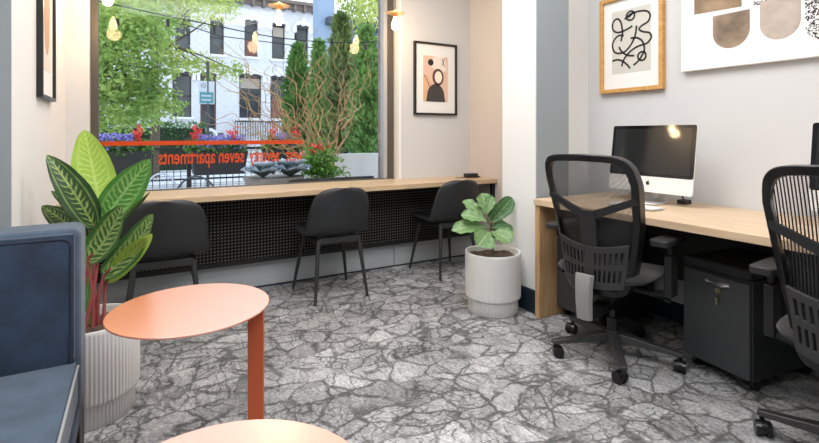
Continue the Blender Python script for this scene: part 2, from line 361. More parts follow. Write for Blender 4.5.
fr.box((WX0, -.03, 0), (WX0+.045, .03, WZ1-WZ0)).box((WX1-.075, -.03, 0), (WX1-.02, .03, WZ1-WZ0)).box((WX0, -.03, WZ1-WZ0-.05), (WX1, .03, WZ1-WZ0)).box((WX0, -.03, 0), (WX1, .03, .065))
fr.build('window_frame', BRONZE, win, bevel=.004)
MB().box((WX1-.115, -.02, .06), (WX1-.078, .045, WZ1-WZ0-.05)).build('window_bead', mat('pale_bead', (.42, .42, .42), .5), win)
MB().box((WX0+.045, -.004, .065), (WX1-.075, .004, WZ1-WZ0-.05)).build('pane', glass_mat(), win, smooth=False)
ORANGE = mat('orange_vinyl', (.90, .16, .03), .5)
_n = ORANGE.node_tree; _t = _n.nodes.new('ShaderNodeBsdfTranslucent'); _t.inputs[0].default_value = (.95, .20, .03, 1); _x = _n.nodes.new('ShaderNodeMixShader'); _x.inputs[0].default_value = .55
_n.links.new(_n.nodes['Principled BSDF'].outputs[0], _x.inputs[1]); _n.links.new(_t.outputs[0], _x.inputs[2]); _n.links.new(_x.outputs[0], _n.nodes['Material Output'].inputs[0])
MB().box((WX0+.046, .006, .380), (1.185, .0075, .410)).build('stripe', ORANGE, win, smooth=False)
def add_text(body, x_right, x_left, z, h, parent, m, name):
    """text facing outwards (+Y); runs from x_right down to x_left"""
    cu = bpy.data.curves.new(name, 'FONT'); cu.body = body; cu.size = h/.52; cu.extrude = .0006; cu.offset = .0020
    o = bpy.data.objects.new(name, cu); C.objects.link(o)
    bpy.context.view_layer.update()
    wd = o.dimensions.x
    me = bpy.data.meshes.new_from_object(o.evaluated_get(bpy.context.evaluated_depsgraph_get()))
    bpy.data.objects.remove(o)
    me.name = name; me.materials.clear(); me.materials.append(m)
    ob = bpy.data.objects.new(name, me); C.objects.link(ob); ob.parent = parent
    ob.rotation_euler = (PI/2, 0, PI); ob.scale = ((x_right-x_left)/wd, 1, 1); ob.location = (x_right, .0075, z)
    return ob
for wd_, xr, xl in (('west', 1.185, 1.045), ('seventy', .993, .762), ('seven', .723, .540), ('apartments', .513, .133)):
    add_text(wd_, xr, xl, .243, .078, win, ORANGE, 'lettering')

# counter
ct = empty('window_counter', (1.2, 3.33, 0))
tag(ct, 'long light oak counter under the window with three chairs pushed up to it', 'counter')
MB().box((XL-1.2+.001, 0, .72), (2.8-1.2-.001, YW-3.33+.07-.0, .76)).build('worktop', OAK, ct, bevel=.004)
MB().box((2.765-1.2, .03, 0), (2.798-1.2, .06, .72)).build('bracket', BLACKP, ct)
MB().box((1.2, .30, .66), (1.24, .40, .72)).build('bracket', BLACKP, ct)
pn = MB().box((XL+.01, 3.655, .225), (2.79, 3.668, .70)).build('radiator_cover', holes_mat(), smooth=False)
tag(pn, 'black perforated metal cover running along the wall below the counter', 'radiator cover')
MB().box((XL+.01, 3.648, .205), (2.79, 3.655, .235)).build('edge_strip', mat('black_edge', (.008, .008, .008), .5), pn)
MB().box((XL+.01, 3.668, .205), (2.79, 3.708, .215)).build('bottom_plate', mat('black_edge', (.008, .008, .008), .5), pn)

# power box on the counter
pb = MB().box((2.60, 3.50, .7601), (2.72, 3.57, .80)).build('power_box', BLACKP, bevel=.008)
tag(pb, 'small black plug box on the counter by the beige niche wall', 'power box')
MB().tube(bez([(2.60, 3.535, .768), (2.55, 3.53, .765), (2.50, 3.55, .764)]), .003, 6).build('cord', BLACKP, pb)
MB().box((2.72, 3.52, .7605), (2.755, 3.55, .772)).build('plug', BLACKP, pb)

# ------------------------------------------------------------------ shell chairs
def make_shell_chair():
    root = empty('shell_chair', (0, 0, 0))
    prof = bez([(.245, .445), (.20, .452), (.08, .440), (-.06, .432), (-.155, .445), (-.215, .50), (-.238, .58), (-.258, .69), (-.275, .790)], 8)
    prof = [Vector((p[0], p[1])) for p in [(q.x, q.y) for q in [Vector((a.x, a.y, 0)) for a in prof]]]
    n = len(prof); cum = [0]
    for i in range(1, n): cum.append(cum[-1]+(prof[i]-prof[i-1]).length)
    T = cum[-1]
    def at(s):
        d = s*T
        for i in range(1, n):
            if cum[i] >= d-1e-9:
                k = (d-cum[i-1])/max(1e-9, cum[i]-cum[i-1]); return prof[i-1].lerp(prof[i], k)
        return prof[-1]
    def wid(s):
        tb = [(0, .215), (.2, .235), (.45, .245), (.6, .245), (.8, .228), (1, .200)]
        for a, b in zip(tb, tb[1:]):
            if s <= b[0]: w = a[1]+(b[1]-a[1])*(s-a[0])/(b[0]-a[0]); break
        e = abs(2*s-1); return w*(max(0, 1-e**9))**(1/3.2)
    def fn(u, v):
        s = .5-.5*math.cos(PI*v) if True else v
        s = .5*s+.5*v if False else s
        x = 2*u-1; w = wid(min(.9995, max(.0005, s))); p = at(s)
        k = min(1, max(0, (s-.42)/.22)); k = k*k*(3-2*k)
        y = p[0]+(.075*x*x*k*(1-.35*max(0, s-.7)/.3)); z = p[1]+(.030*x*x*(1-k))+.02*x*x*k*(1 if s < .7 else 0)*0
        return (x*w, y, z)
    MB().grid(fn, 22, 44).build('shell', SHELL, root, solid=.009, offset=-1, auto=60)
    for sx in (-1, 1):
        for sy, fy, ty, fx in ((1, .215, .15, .215), (-1, -.215, -.155, .195)):
            MB().tube([(sx*.150, ty, .425), (sx*(.150+fx)/2*1.0, (ty+fy)/2, .21), (sx*fx, fy, .0)], [.0165, .0135, .0095], 12).build('leg', CHARC, root)
    r = MB()
    for sy, ty in ((1, .15), (-1, -.155)):
        r.box((-.150, ty-.012, .395), (.150, ty+.012, .436))
    for sx in (-1, 1): r.box((sx*.150-.012, -.155, .400), (sx*.150+.012, .15, .425))
    r.box((-.06, -.10, .42), (.06, .10, .434))
    r.build('under_frame', CHARC, root, bevel=.004)
    return root
ch = make_shell_chair()
spots = [(.14, 3.225, -.03, 'black shell chair behind the coral side table, leafy plant overlapping it'),
         (1.234, 3.335, .02, 'black shell chair alone at the middle of the window counter'),
         (2.270, 3.385, .03, 'black shell chair beside the white pot, partly hidden by fiddle-leaf plant')]
for i, (x, y, a, lb) in enumerate(spots):
    o = ch if i == 0 else copy_tree(ch)
    o.location = (x, y, 0); o.rotation_euler.z = a; tag(o, lb, 'chair', 'shell chairs at the window counter')

# ------------------------------------------------------------------ desk
dk = empty('desk', (2.18, 1.0, 0))
tag(dk, 'long oak-topped desk along the right wall carrying the computers', 'desk')
MB().box((0, -3.0, .712), (XR-2.183, 1.245, .75)).build('desktop', OAKD, dk, bevel=.003)
MB().box((.012, 1.205, 0), (XR-2.19, 1.243, .712)).build('end_panel', OAKV, dk, bevel=.003)
MB().box((.60, -2.9, .30), (.615, 1.205, .712)).build('modesty_panel', mat('black_laminate', (.01, .01, .011), .6), dk)
MB().box((.30, .58, .690), (.36, .66, .712)).build('bracket', GREYPL, dk)

# pedestals
def make_pedestal():
    r = empty('file_pedestal', (0, 0, 0))   # front faces -x, origin floor centre
    body = mat('pedestal_metal', (.022, .024, .026), .45, bump=.02, bscale=600)
    MB().box((-.235, -.165, .055), (.265, .165, .505)).build('body', body, r, bevel=.006)
    MB().box((-.252, -.160, .062), (-.236, .160, .490)).build('door', mat('pedestal_front', (.042, .045, .048), .42, bump=.02, bscale=600), r, bevel=.004)
    return r
def finish_pedestal(r):
    MB().box((-.255, -.168, .506), (.265, .168, .552)).build('seat_cushion', mat('black_cushion', (.014, .014, .015), .7, bump=.2, bscale=400), r, bevel=.014, seg=3)
    dr = [c for c in kids(r) if c.name.startswith('door')][0]
    h = MB().box((-.2532, -.075, .452), (-.2520, .045, .468)); h.tube([(-.256, -.070, .460), (-.262, -.045, .452), (-.262, .015, .452), (-.256, .040, .460)], .0045, 8)
    h.build('handle', mat('chrome', (.7, .7, .7), .2, 1), dr)['label'] = 'chrome handle'
    k = MB().cyl((-.2525, -.02, .425), (-.258, -.02, .425), .013); k.box((-.262, -.024, .412), (-.258, -.016, .432)); k.lathe([(.012, -.002), (.012, .002)], 16, c=(-.262, -.016, .392)); k.box((-.263, -.022, .360), (-.261, -.012, .392))
    k.build('key', mat('brass_key', (.35, .30, .18), .35, 1), dr)
    for sx in (-1, 1):
        for sy in (-1, 1):
            c = MB().cyl((.01+sx*.19, sy*.14-.011, .024), (.01+sx*.19, sy*.14+.011, .024), .024, n=16); c.box((.01+sx*.19-.014, sy*.14-.014, .035), (.01+sx*.19+.014, sy*.14+.014, .056))
            c.build('caster', BLACKP, r)
ped = make_pedestal(); finish_pedestal(ped)
ped2 = copy_tree(ped)
ped.location = (2.625, 1.225, 0); ped.rotation_euler.z = -.12
tag(ped, 'dark grey file pedestal with key in its lock, between the two mesh chairs', 'file pedestal', 'rolling file pedestals under the desk')
ped2.location = (2.585, 2.033, 0); ped2.rotation_euler.z = 0
tag(ped2, 'dark grey file pedestal next to the oak end panel, behind mesh chair', 'file pedestal', 'rolling file pedestals under the desk')

# ------------------------------------------------------------------ computers (screen faces -x)
ALU = mat('brushed_aluminium', (.62, .62, .62), .35, .6)
CHIN = mat('silver_white_chin', (.80, .80, .79), .35, .1)
SCREEN = mat('dark_screen', (.006, .006, .007), .06, spec=.5)
def make_computer():
    r = empty('desktop_computer', (0, 0, 0))
    T = Mx((0, 0, .29), ry=math.radians(7.5))
    def rbox(mb, y0, y1, z0, z1, x0, x1, rad):
        pts = []
        for cy, cz, a0 in ((y1-rad, z1-rad, 0), (y0+rad, z1-rad, 90), (y0+rad, z0+rad, 180), (y1-rad, z0+rad, 270)):
            for k in range(7):
                a = math.radians(a0+15*k); pts.append((cy+rad*math.cos(a), cz+rad*math.sin(a)))
        n = len(pts); vs = [Vector((x0, y, z)) for y, z in pts]+[Vector((x1, y, z)) for y, z in pts]
        mb.add([T @ q for q in vs], [tuple(range(n)), tuple(range(n, 2*n))[::-1]]+[(i, n+i, n+(i+1) % n, (i+1) % n) for i in range(n)])
    m = MB(); rbox(m, -.264, .264, -.225, .172, -.004, .006, .014)
    hs = m.build('housing', CHIN, r)
    b = MB()
    def back(u, v):
        y = (2*u-1)*.255; z = -.215+.38*v; k = max(0, 1-(2*u-1)**2)*max(0, 1-(2*v-1)**4)
        return T @ Vector((.006+.035*k, y, z))
    b.grid(back, 20, 16).build('back_shell', ALU, r)
    s = MB(); rbox(s, -.264, .264, -.132, .172, -.0055, -.004, .012)
    s.build('screen', SCREEN, r)
    g = MB(); rbox(g, -.244, .244, -.114, .152, -.0062, -.0056, .002)
    g.build('display', mat('display_glass', (.018, .019, .02), .05), r)
    # emblem: fruit silhouette with a bite and a leaf
    e = MB(); pts = []
    for k in range(40):
        a = 2*PI*k/40; rad = 1+.07*math.cos(2*a)-.09*math.exp(-((a-PI/2)**2)/.06)-.07*math.exp(-((a-1.5*PI)**2)/.05)
        y = rad*math.cos(a)*.0105; z = rad*math.sin(a)*.0125
        d = math.hypot(y+.0125*-1, z-.002)
        if d < .0065: y = .0125-.0065*(.0125-y)/max(d, 1e-6)
        pts.append((y, z))
    for (x0, outl) in ((0, pts), (1, [(.0, .0135), (.001, .0175), (.0045, .0205), (.0045, .0165), (.002, .0138)])):
        n = len(outl); ee = [T @ Vector((-.0062, -y, -.172+z)) for y, z in outl]+[T @ Vector((-.0042, -y, -.172+z)) for y, z in outl]
        e.add(ee, [tuple(range(n)), tuple(range(n, 2*n))[::-1]]+[(i, (i+1) % n, n+(i+1) % n, n+i) for i in range(n)])
    e.build('emblem', BLACKG, hs, smooth=False)
    st = MB()
    prof = bez([(.035, .20), (.045, .13), (.062, .06), (.055, .015), (.02, .006), (-.085, .006)], 6)
    w0 = .065
    vs = []; fs = []
    for i, q in enumerate(prof):
        ww = w0+.02*min(1, i/len(prof)); vs += [(q.x, -ww, q.y), (q.x, ww, q.y)]
    for i in range(len(prof)-1): fs.append((2*i, 2*i+1, 2*i+3, 2*i+2))
    st.add(vs, fs).build('stand', ALU, r, solid=.008, offset=0)
    return r
imac = make_computer(); imac2 = copy_tree(imac)
imac.location = (2.655, 1.765, .750)
tag(imac, 'all-in-one computer with silver chin showing whole, beside wooden framed print', 'computer', 'all-in-one computers on the desk')
imac2.location = (2.655, .72, .750)
tag(imac2, 'all-in-one computer whose dark screen edge peeks in above the right mesh chair', 'computer', 'all-in-one computers on the desk')
kb = MB().box((-.055, -.14, .003), (.055, .14, .010)).build('keyboard', ALU, loc=(2.42, 1.70, .750), bevel=.003)
tag(kb, 'slim white keyboard on the oak desk in front of the computer', 'keyboard')
kk = MB()
for i in range(5):
    for j in range(14): kk.box((-.047+i*.0192, -.133+j*.0192, .0102), (-.031+i*.0192, -.117+j*.0192, .0125))
kk.build('keys', mat('white_keys', (.82, .82, .82), .5), kb, smooth=False)
MB().box((.03, -.13, -.0), (.05, .13, .004)).build('foot', BLACKP, kb)
cb = MB().tube(bez([(2.74, 1.58, .85), (2.79, 1.545, .80), (2.80, 1.53, .765), (2.84, 1.52, .757), (2.87, 1.56, .757)]), .004, 7)
cb.box((2.755, 1.50, .7505), (2.815, 1.55, .775))
cb.v = [(a, b+.115, c) for a, b, c in cb.v]; cbo = cb.build('power_cable', BLACKP); tag(cbo, 'black power cable with plug lying behind the computer at the wall', 'cable')

# ------------------------------------------------------------------ mesh office chairs (sitter faces +x)
def make_task_chair(fab, star):
    r = empty('task_chair', (0, 0, 0))
    def S(u, v, off=0):
        """u -1..1 across, v 0..1 up"""
        tb = [(0, .168), (.2, .188), (.5, .222), (.8, .240), (.93, .234), (1, .224)]
        for a, b in zip(tb, tb[1:]):
            if v <= b[0]: w = a[1]+(b[1]-a[1])*(v-a[0])/(b[0]-a[0]); break
        else: w = tb[-1][1]
        z = .372+.680*v+.012*(1-u*u)*v
        x = -.245-.055*math.sin(PI*min(1, max(0, v))*.9+.15)*-1*.6-.10*v*v+.02*(1-v)
        x += .062*u*u*(1-.25*v)
        return Vector((x+off, w*u, z))
    def outline(s, k=1.0):
        a = 2*PI*s; c, d = math.cos(a), math.sin(a); e = .24
        u = k*math.copysign(abs(c)**e, c); v = .5+.5*k*math.copysign(abs(d)**e, d); return u, v
    # outer frame: rectangular section swept around the outline
    m = MB(); n = 96; ring = []
    for i in range(n):
        uo, vo = outline(i/n, 1.0); ui, vi = outline(i/n, .875)
        vi = .5+(vi-.5)*1.03
        ring.append([S(uo, vo, -.012), S(ui, vi, -.022), S(ui, vi, .020), S(uo, vo, .050)])
    vs = [p for rg in ring for p in rg]; fs = []
    for i in range(n):
        for j in range(4): a = i*4+j; b = i*4+(j+1) % 4; c = ((i+1) % n)*4+(j+1) % 4; d = ((i+1) % n)*4+j; fs.append((a, b, c, d))
    m.add(vs, fs).build('backrest_frame', BLACKG, r, bevel=.006, seg=2, auto=40)
    # fabric in the frame
    f = MB(); P = [S(0, .5, .012)]; fs = []; K = 8; n2 = 64
    for q in range(1, K+1):
        for i in range(n2):
            u, v = outline(i/n2, .93*q/K); P.append(S(u, v, .012))
    for i in range(n2): fs.append((0, 1+i, 1+(i+1) % n2))
    for q in range(K-1):
        for i in range(n2):
            a = 1+q*n2+i; b = 1+q*n2+(i+1) % n2; fs.append((a, b, b+n2, a+n2))
    f.add(P, fs).build('back_fabric', fab, r, auto=0)
    # Y brace : two arms and a spine
    y = MB()
    def ribbon(pts, w, off=-.030, n=14):
        pp = bez([(a, b, 0) for a, b in pts], n); vs = []; fs = []
        for i, q in enumerate(pp):
            d = (pp[min(i+1, len(pp)-1)]-pp[max(i-1, 0)]); d = Vector((d.x*.24, d.y*.62, 0)).normalized(); nrm = Vector((-d.y/.24, d.x/.62, 0))
            ww = w[0]+(w[1]-w[0])*i/(len(pp)-1)
            a = q+nrm*ww/2; b = q-nrm*ww/2
            vs += [S(a.x, a.y, off), S(b.x, b.y, off), S(b.x, b.y, off+.022), S(a.x, a.y, off+.022)]
        for i in range(len(pp)-1):
            for j in range(4): k = i*4; fs.append((k+j, k+(j+1) % 4, k+4+(j+1) % 4, k+4+j))
        fs.append((0, 1, 2, 3)); k = (len(pp)-1)*4; fs.append((k+3, k+2, k+1, k))
        y.add(vs, fs)
    ribbon([(-.95, .70), (-.5, .625), (-.15, .57), (-.02, .52)], (.028, .042))
    ribbon([(.95, .70), (.5, .625), (.15, .57), (.02, .52)], (.028, .042))
    ribbon([(0, .60), (0, .45), (0, .30), (0, .20)], (.085, .10), off=-.034)
    y.build('back_brace', mat('satin_black', (.018, .018, .019), .35), r, auto=35)
    # slotted lower panel
    us = []; x = -.88
    cols = 14
    edges = [-.86]
    for k in range(cols):
        a = -.80+k*(1.60/cols); edges += [a+.03, a+1.60/cols-.03]
    edges += [.86]
    vsx = [.05, .10, .185, .215, .30, .345]
    def pk(u, v):
        for k in range(cols):
            a = -.80+k*(1.60/cols)
            if a+.03 < u < a+1.60/cols-.03 and (.10 < v < .185 or .215 < v < .30) and not abs(u) < .15: return False
        return True
    def shape(u, v):
        vv = v+(.06*u*u if v > .2 else .03*u*u)
        return S(u, vv, -.032)
    MB().grid(shape, 0, 0, keep=pk, us=edges, vs_=vsx).build('lumbar_panel', mat('lumbar_grey', (.028, .028, .029), .4), r, solid=.014, offset=0, bevel=.0015, auto=30)
    # recline bar from under the seat up to the spine
    j = MB()
    for (x0, z0), (x1, z1) in zip([(-.305, .50), (-.315, .42), (-.305, .34), (-.275, .30)][:-1], [(-.305, .50), (-.315, .42), (-.305, .34), (-.275, .30)][1:]): pass
    prof = bez([(-.294, .480, 0), (-.300, .450, 0), (-.304, .40, 0), (-.302, .33, 0), (-.296, .265, 0)], 8)
    vs = []; fs = []
    for i, q in enumerate(prof):
        w = .051-.008*i/len(prof)
        for (dx, dy) in ((-.010, -w+.012), (-.016, -w+.03), (-.016, w-.03), (-.010, w-.012), (.012, w-.004), (.012, -w+.004)): vs.append((q.x+dx, dy, q.y))
    for i in range(len(prof)-1):
        for k in range(6): a = i*6+k; b = i*6+(k+1) % 6; fs.append((a, b, b+6, a+6))
    fs.append(tuple(range(6))[::-1]); k = (len(prof)-1)*6; fs.append(tuple(k+q for q in range(6)))
    j.add(vs, fs).build('recline_bar', GREYPL, r, auto=50)['label'] = 'pale grey recline bar'
    # mechanism, arm from the bar to it
    q = MB().box((-.285, -.035, .262), (-.02, .035, .305)).box((-.13, -.075, .33), (.14, .075, .40)).box((-.10, -.05, .30), (.06, .05, .34))
    q.tube([(.02, -.07, .36), (.02, -.25, .355)], .006, 8).tube([(.02, -.25, .355), (.02, -.275, .345)], .011, 8)
    q.build('seat_mechanism', BLACKP, r, bevel=.008)
    # seat
    def seat(u, v):
        a = 2*u-1; b = 2*v-1
        return (b*.235*(1-.02*a*a)+.02, a*.250*math.sqrt(1-.18*b*b*b*b), .475+.012*a*a-.035*max(0, b)**3)
    t = MB(); G = 16; rimp = []
    for top in (1, 0):
        def fn(u, v, top=top):
            a = 2*u-1; b = 2*v-1; sa = math.copysign(1-(1-abs(a))**1.7, a); sb = math.copysign(1-(1-abs(b))**1.7, b)
            n4 = (abs(sa)**5+abs(sb)**5)**.2; m_ = max(abs(sa), abs(sb)); k = m_/n4 if n4 > 0 else 1
            sa *= k; sb *= k; e = min(1, (abs(sa)**5+abs(sb)**5)**.2); th = math.sqrt(max(0, 1-e**8))
            z = .452+.016*sa*sa-.030*max(0, sb)**3+(.028*th if top else -.028*th)
            return (.015+sb*.225, sa*.238, z)
        t.grid(fn, 20, 20)
    t.build('seat', mat('black_seat_fabric', (.014, .014, .015), .85, bump=.3, bscale=500, sheen=.3), r, auto=60)
    # arms
    for s in (-1, 1):
        a = MB().box((-.04, s*.285-.018, .38), (.04, s*.285+.018, .58), None)
        a.tube([(0, s*.08, .385), (0, s*.20, .375), (0, s*.27, .385), (0, s*.285, .42)], .017, 10)
        a.box((-.022, s*.285-.012, .58), (.022, s*.285+.012, .640))
        ao = a.build('armrest', BLACKP, r, bevel=.006)
        pd = []
        for cx, cy, a0 in ((.115, .018, 0), (-.115, .022, 90), (-.115, -.022, 180), (.115, -.018, 270)):
            for k in range(6): an = math.radians(a0+18*k); pd.append((cx+.024*math.cos(an), s*.278+cy+.022*math.sin(an)))
        MB().prism(pd, .635, .667).build('arm_pad', mat('arm_pad_rubber', (.018, .018, .019), .55), ao, bevel=.008, seg=3)
    # gas lift
    MB().cyl((0, 0, .10), (0, 0, .20), .028).cyl((0, 0, .2), (0, 0, .33), .016).build('gas_lift', BLACKP, r)
    b = MB().cyl((0, 0, .075), (0, 0, .135), .042, .034)
    ang = [math.radians(x+star) for x in (6, 78, 150, 222, 294)]
    for an in ang:
        M = Mx(rz=an)
        P = []
        st = [(.02, .040, .085, .128), (.10, .032, .085, .120), (.20, .026, .078, .104), (.305, .022, .072, .092), (.325, .016, .072, .088)]
        for (x, w, z0, z1) in st: P += [M @ Vector(q) for q in ((x, -w, z0), (x, w, z0), (x, w*.7, z1), (x, -w*.7, z1))]
        fs = [(3, 2, 1, 0)]
        for i in range(4):
            for k in range(4): fs.append((i*4+k, i*4+(k+1) % 4, i*4+4+(k+1) % 4, i*4+4+k))
        fs.append((16, 17, 18, 19)); b.add(P, fs)
    b.build('star_base', mat('base_nylon', (.030, .030, .031), .38), r, bevel=.004, auto=35)
    for i, an in enumerate(ang):
        tw = an+1.1+i*.9; c = Vector((.31*math.cos(an), .31*math.sin(an), 0))
        d = Vector((-math.sin(tw), math.cos(tw), 0)); cc = c+Vector((math.cos(tw), math.sin(tw), 0))*.018
        k = MB()
        for s in (-1, 1): k.tube([cc+d*s*.009+Vector((0, 0, .029)), cc+d*s*.026+Vector((0, 0, .029))], [.029, .027], 20)
        k.cyl(c+Vector((0, 0, .045)), c+Vector((0, 0, .078)), .009, n=10)
        k.tube([cc-d*.010+Vector((0, 0, .034)), cc+d*.010+Vector((0, 0, .034))], [.026, .026], 20)
        k.build('caster', BLACKG, r)
    return r
fabA = mesh_fabric_mat('mesh_fabric_grey', .005, .50, (.03, .03, .031))
tcA = make_task_chair(fabA, -8); tcA.location = (2.170, 1.655, 0); tcA.rotation_euler.z = .20
tag(tcA, 'black mesh office chair shown whole, back turned, facing the computer with silver chin', 'office chair', 'mesh office chairs at the desk')
fabB = mesh_fabric_mat('mesh_fabric_striped', .011, .45, (.03, .03, .034))
tcB = make_task_chair(fabB, 19); tcB.location = (2.175, .635, 0); tcB.rotation_euler.z = .10
tag(tcB, 'black mesh office chair cut off by the right edge of the photo', 'office chair', 'mesh office chairs at the desk')

# ------------------------------------------------------------------ pots
POT = mat('white_fluted_ceramic', (.76, .755, .74), .6, bump=.05, bscale=150)
SOIL = mat('soil', (.085, .058, .038), .95, var=.5, vscale=60, bump=.8, bscale=60)
def make_pot(parent):
    nf = 76; N_ = nf*6
    def mod(a, z):
        if z > .372: return 1
        return 1-.016*abs(math.sin(a*nf/2))**3
    out = [(.160, 0), (.164, .004), (.164, .088), (.165, .092), (.172, .0925), (.180, .099), (.182, .11), (.182, .370), (.182, .380), (.179, .388), (.171, .388), (.168, .375), (.168, .335), (.0, .335)]
    MB().lathe(out, N_, mod).build('pot', POT, parent, auto=50)
    s = MB(); rnd = random.Random(3)
    def fn(u, v):
        a = 2*PI*u; rr = .168*v; return (rr*math.cos(a), rr*math.sin(a), .352+.018*noise.noise(Vector((rr*math.cos(a)*22, rr*math.sin(a)*22, 1)))+.012*(1-v))
    s.grid(fn, 40, 14).build('soil', SOIL, parent)

def leaf(base, tip, width, nrm, bend=.0, cup=.12, ruffle=0, shape=.75, seed=0, nu=10, nv=18, blunt=False):
    base = Vector(base); tip = Vector(tip); ax = tip-base; Ln = ax.length; ax.normalize()
    nrm = Vector(nrm); nrm = (nrm-ax*nrm.dot(ax)).normalized(); sd = ax.cross(nrm).normalized()
    def fn(u, v):
        x = 2*u-1
        if blunt: w = math.sin(PI*min(.995, max(.005, v**1.3)))**.55*(.6+.55*v)
        else: w = math.sin(PI*min(.998, max(.002, v**shape)))**.62
        w = max(w, .02)*width/2
        c = base+ax*(Ln*v)+nrm*(bend*Ln*4*v*(1-v))*-1
        off = cup*width*(x*x)*min(1, w*3/width)
        rf = ruffle*width*math.sin(v*PI*7+seed+(2 if x > 0 else 0))*x*x
        tw = sd*(x*w)
        return c+tw+nrm*(off+rf)
    return MB().grid(fn, nu, nv)

# --- prayer plant, left
CAL = [leaf_mat('leaf_lime', (.36, .56, .08), (.62, .78, .22), .40, stripes=15), leaf_mat('leaf_dark', (.028, .075, .028), (.42, .56, .14), .42, stripes=13, band=.52),
       leaf_mat('leaf_green', (.08, .27, .05), (.40, .66, .22), .45, stripes=13), leaf_mat('leaf_mid', (.055, .16, .04), (.52, .66, .22), .55, stripes=11)]
px0 = Vector((-.170, 2.40, 0))
pc = empty('potted_prayer_plant', px0); tag(pc, 'tall prayer plant with striped leaves in a white fluted pot behind the blue sofa', 'potted plant')
make_pot(pc)
toCam = Vector((.0, -1, .15))
def W(px, py, dt): return PT(px, py, 2.06+dt)-px0
CL = [ # base, tip, width(px), material, normal, bend, dt base, dt tip, cup
    ((101, 212), (84, 130), 45, 0, (-.1, -1, .15), .05, .02, .06, .10),
    ((95, 228), (47, 155), 33, 1, (.25, -1, .30), -.08, -.02, -.10, .12),
    ((102, 222), (150, 159), 40, 2, (.35, -1, .45), .07, .0, .05, .14),
    ((86, 240), (42, 206), 26, 1, (.1, -1, .6), -.06, .02, .05, .1),
    ((92, 236), (51, 191), 17, 1, (.7, -1, .3), -.05, .05, .0, .2),
    ((88, 262), (122, 206), 34, 3, (-.3, -1, .45), .10, -.06, -.08, .16),
    ((103, 278), (153, 214), 31, 3, (-.3, -1, .5), .12, -.05, -.10, .14),
    ((106, 283), (152, 234), 22, 0, (.5, -.9, .7), .10, -.02, -.12, .12),
    ((112, 232), (150, 192), 10, 1, (.8, -.8, -.2), .05, -.02, .0, .2),
    ((92, 262), (104, 226), 26, 2, (-.2, -1, .3), .06, .04, .06, .1),
    ((100, 250), (72, 208), 24, 2, (.2, -1, .3), .06, .08, .10, .1),
]
for i, (b, t, w, mi, nr, bd, db, dt_, cup) in enumerate(CL):
    wm = w*2.06/F*.86
    leaf(W(*b, db), W(*t, dt_), wm, nr, bend=bd, cup=cup, ruffle=.025, seed=i).build('leaf', CAL[mi], pc, auto=0)
STEM = mat('red_stem', (.34, .07, .07), .5); STEMG = mat('green_stem', (.12, .32, .06), .5)
roots = [(-.035, .02), (-.05, -.02), (-.02, -.04), (.0, .0), (.02, .02), (.01, -.03), (.03, -.01), (.045, -.02), (-.01, .04), (.0, .05), (-.04, .04)]
for i, (b, t, w, mi, nr, bd, db, dt_, cup) in enumerate(CL):
    B = W(*b, db); R = Vector((roots[i][0], roots[i][1], .34)); mid = R.lerp(B, .5)+Vector((.01*(i % 3-1), 0, .0)); 
    MB().tube(bez([R, mid, B, B.lerp(W(*t, dt_), .15)], 5), [.0075-.0035*k/15 for k in range(16)], 8).build('stem', STEMG if i in (0, 3, 9) else STEM, pc)

# --- fiddle-leaf, right
pq0 = Vector((2.045, 2.478, 0))
fc = empty('potted_fiddle_leaf', pq0); tag(fc, 'small fiddle-leaf plant in a white fluted pot beside the white pillar', 'potted plant')
make_pot(fc)
def V2(px, py, dt): return PT(px, py, 3.155+dt)-pq0
FL = [leaf_mat('fiddle_light', (.19, .34, .13), (.44, .60, .34), .22, stripes=6), leaf_mat('fiddle_dark', (.06, .15, .05), (.25, .42, .18), .18, stripes=6)]
FLV = [
    ((486, 216), (482, 193), 19, 0, (-.1, -1, .3), -.05, .02, .06),
    ((484, 218), (463, 201), 15, 0, (.2, -1, .5), -.05, .0, .05),
    ((487, 222), (461, 215), 15, 0, (.0, -1, .9), -.10, -.04, -.05),
    ((488, 228), (452, 231), 17, 0, (.1, -.8, 1), -.10, -.02, -.08),
    ((489, 232), (478, 246), 24, 0, (-.1, -1, .8), -.12, -.05, -.16),
    ((491, 232), (511, 243), 20, 0, (-.2, -1, .8), -.12, -.04, -.15),
    ((489, 224), (512, 198), 17, 1, (.1, -1, .6), -.05, .03, .10),
    ((491, 228), (513, 229), 11, 1, (-.1, -.8, 1), -.08, .0, .05),
    ((487, 222), (498, 204), 14, 1, (-.5, -1, .3), -.05, .05, .08),
    ((490, 230), (505, 222), 12, 1, (0, -1, .9), -.05, .08, .16),
    ((486, 215), (492, 196), 10, 0, (-.6, -1, .2), -.04, .02, .06),
]
for i, (b, t, w, mi, nr, bd, db, dt_) in enumerate(FLV):
    wm = w*3.155/F*1.08
    leaf(V2(*b, db), V2(*t, dt_), wm, nr, bend=bd, cup=.12, ruffle=.05, seed=i*1.7, blunt=True).build('leaf', FL[mi], fc, auto=0)
st_ = bez([(0, 0, .34), (.005, .01, .42), (.0, .0, .50), (.005, .0, .58)], 6)
trunk = MB().tube(st_, [.009-.0002*k for k in range(len(st_))], 8)
for i, (b, t, *rest) in enumerate(FLV):
    B = V2(*b, rest[4]); z = max(.37, B.z-.03); trunk.tube([(0, 0, min(.57, z)), B, B.lerp(V2(*t, rest[5]), .12)], .0035, 6)
trunk.build('stem', mat('brown_stem', (.16, .13, .07), .7), fc)

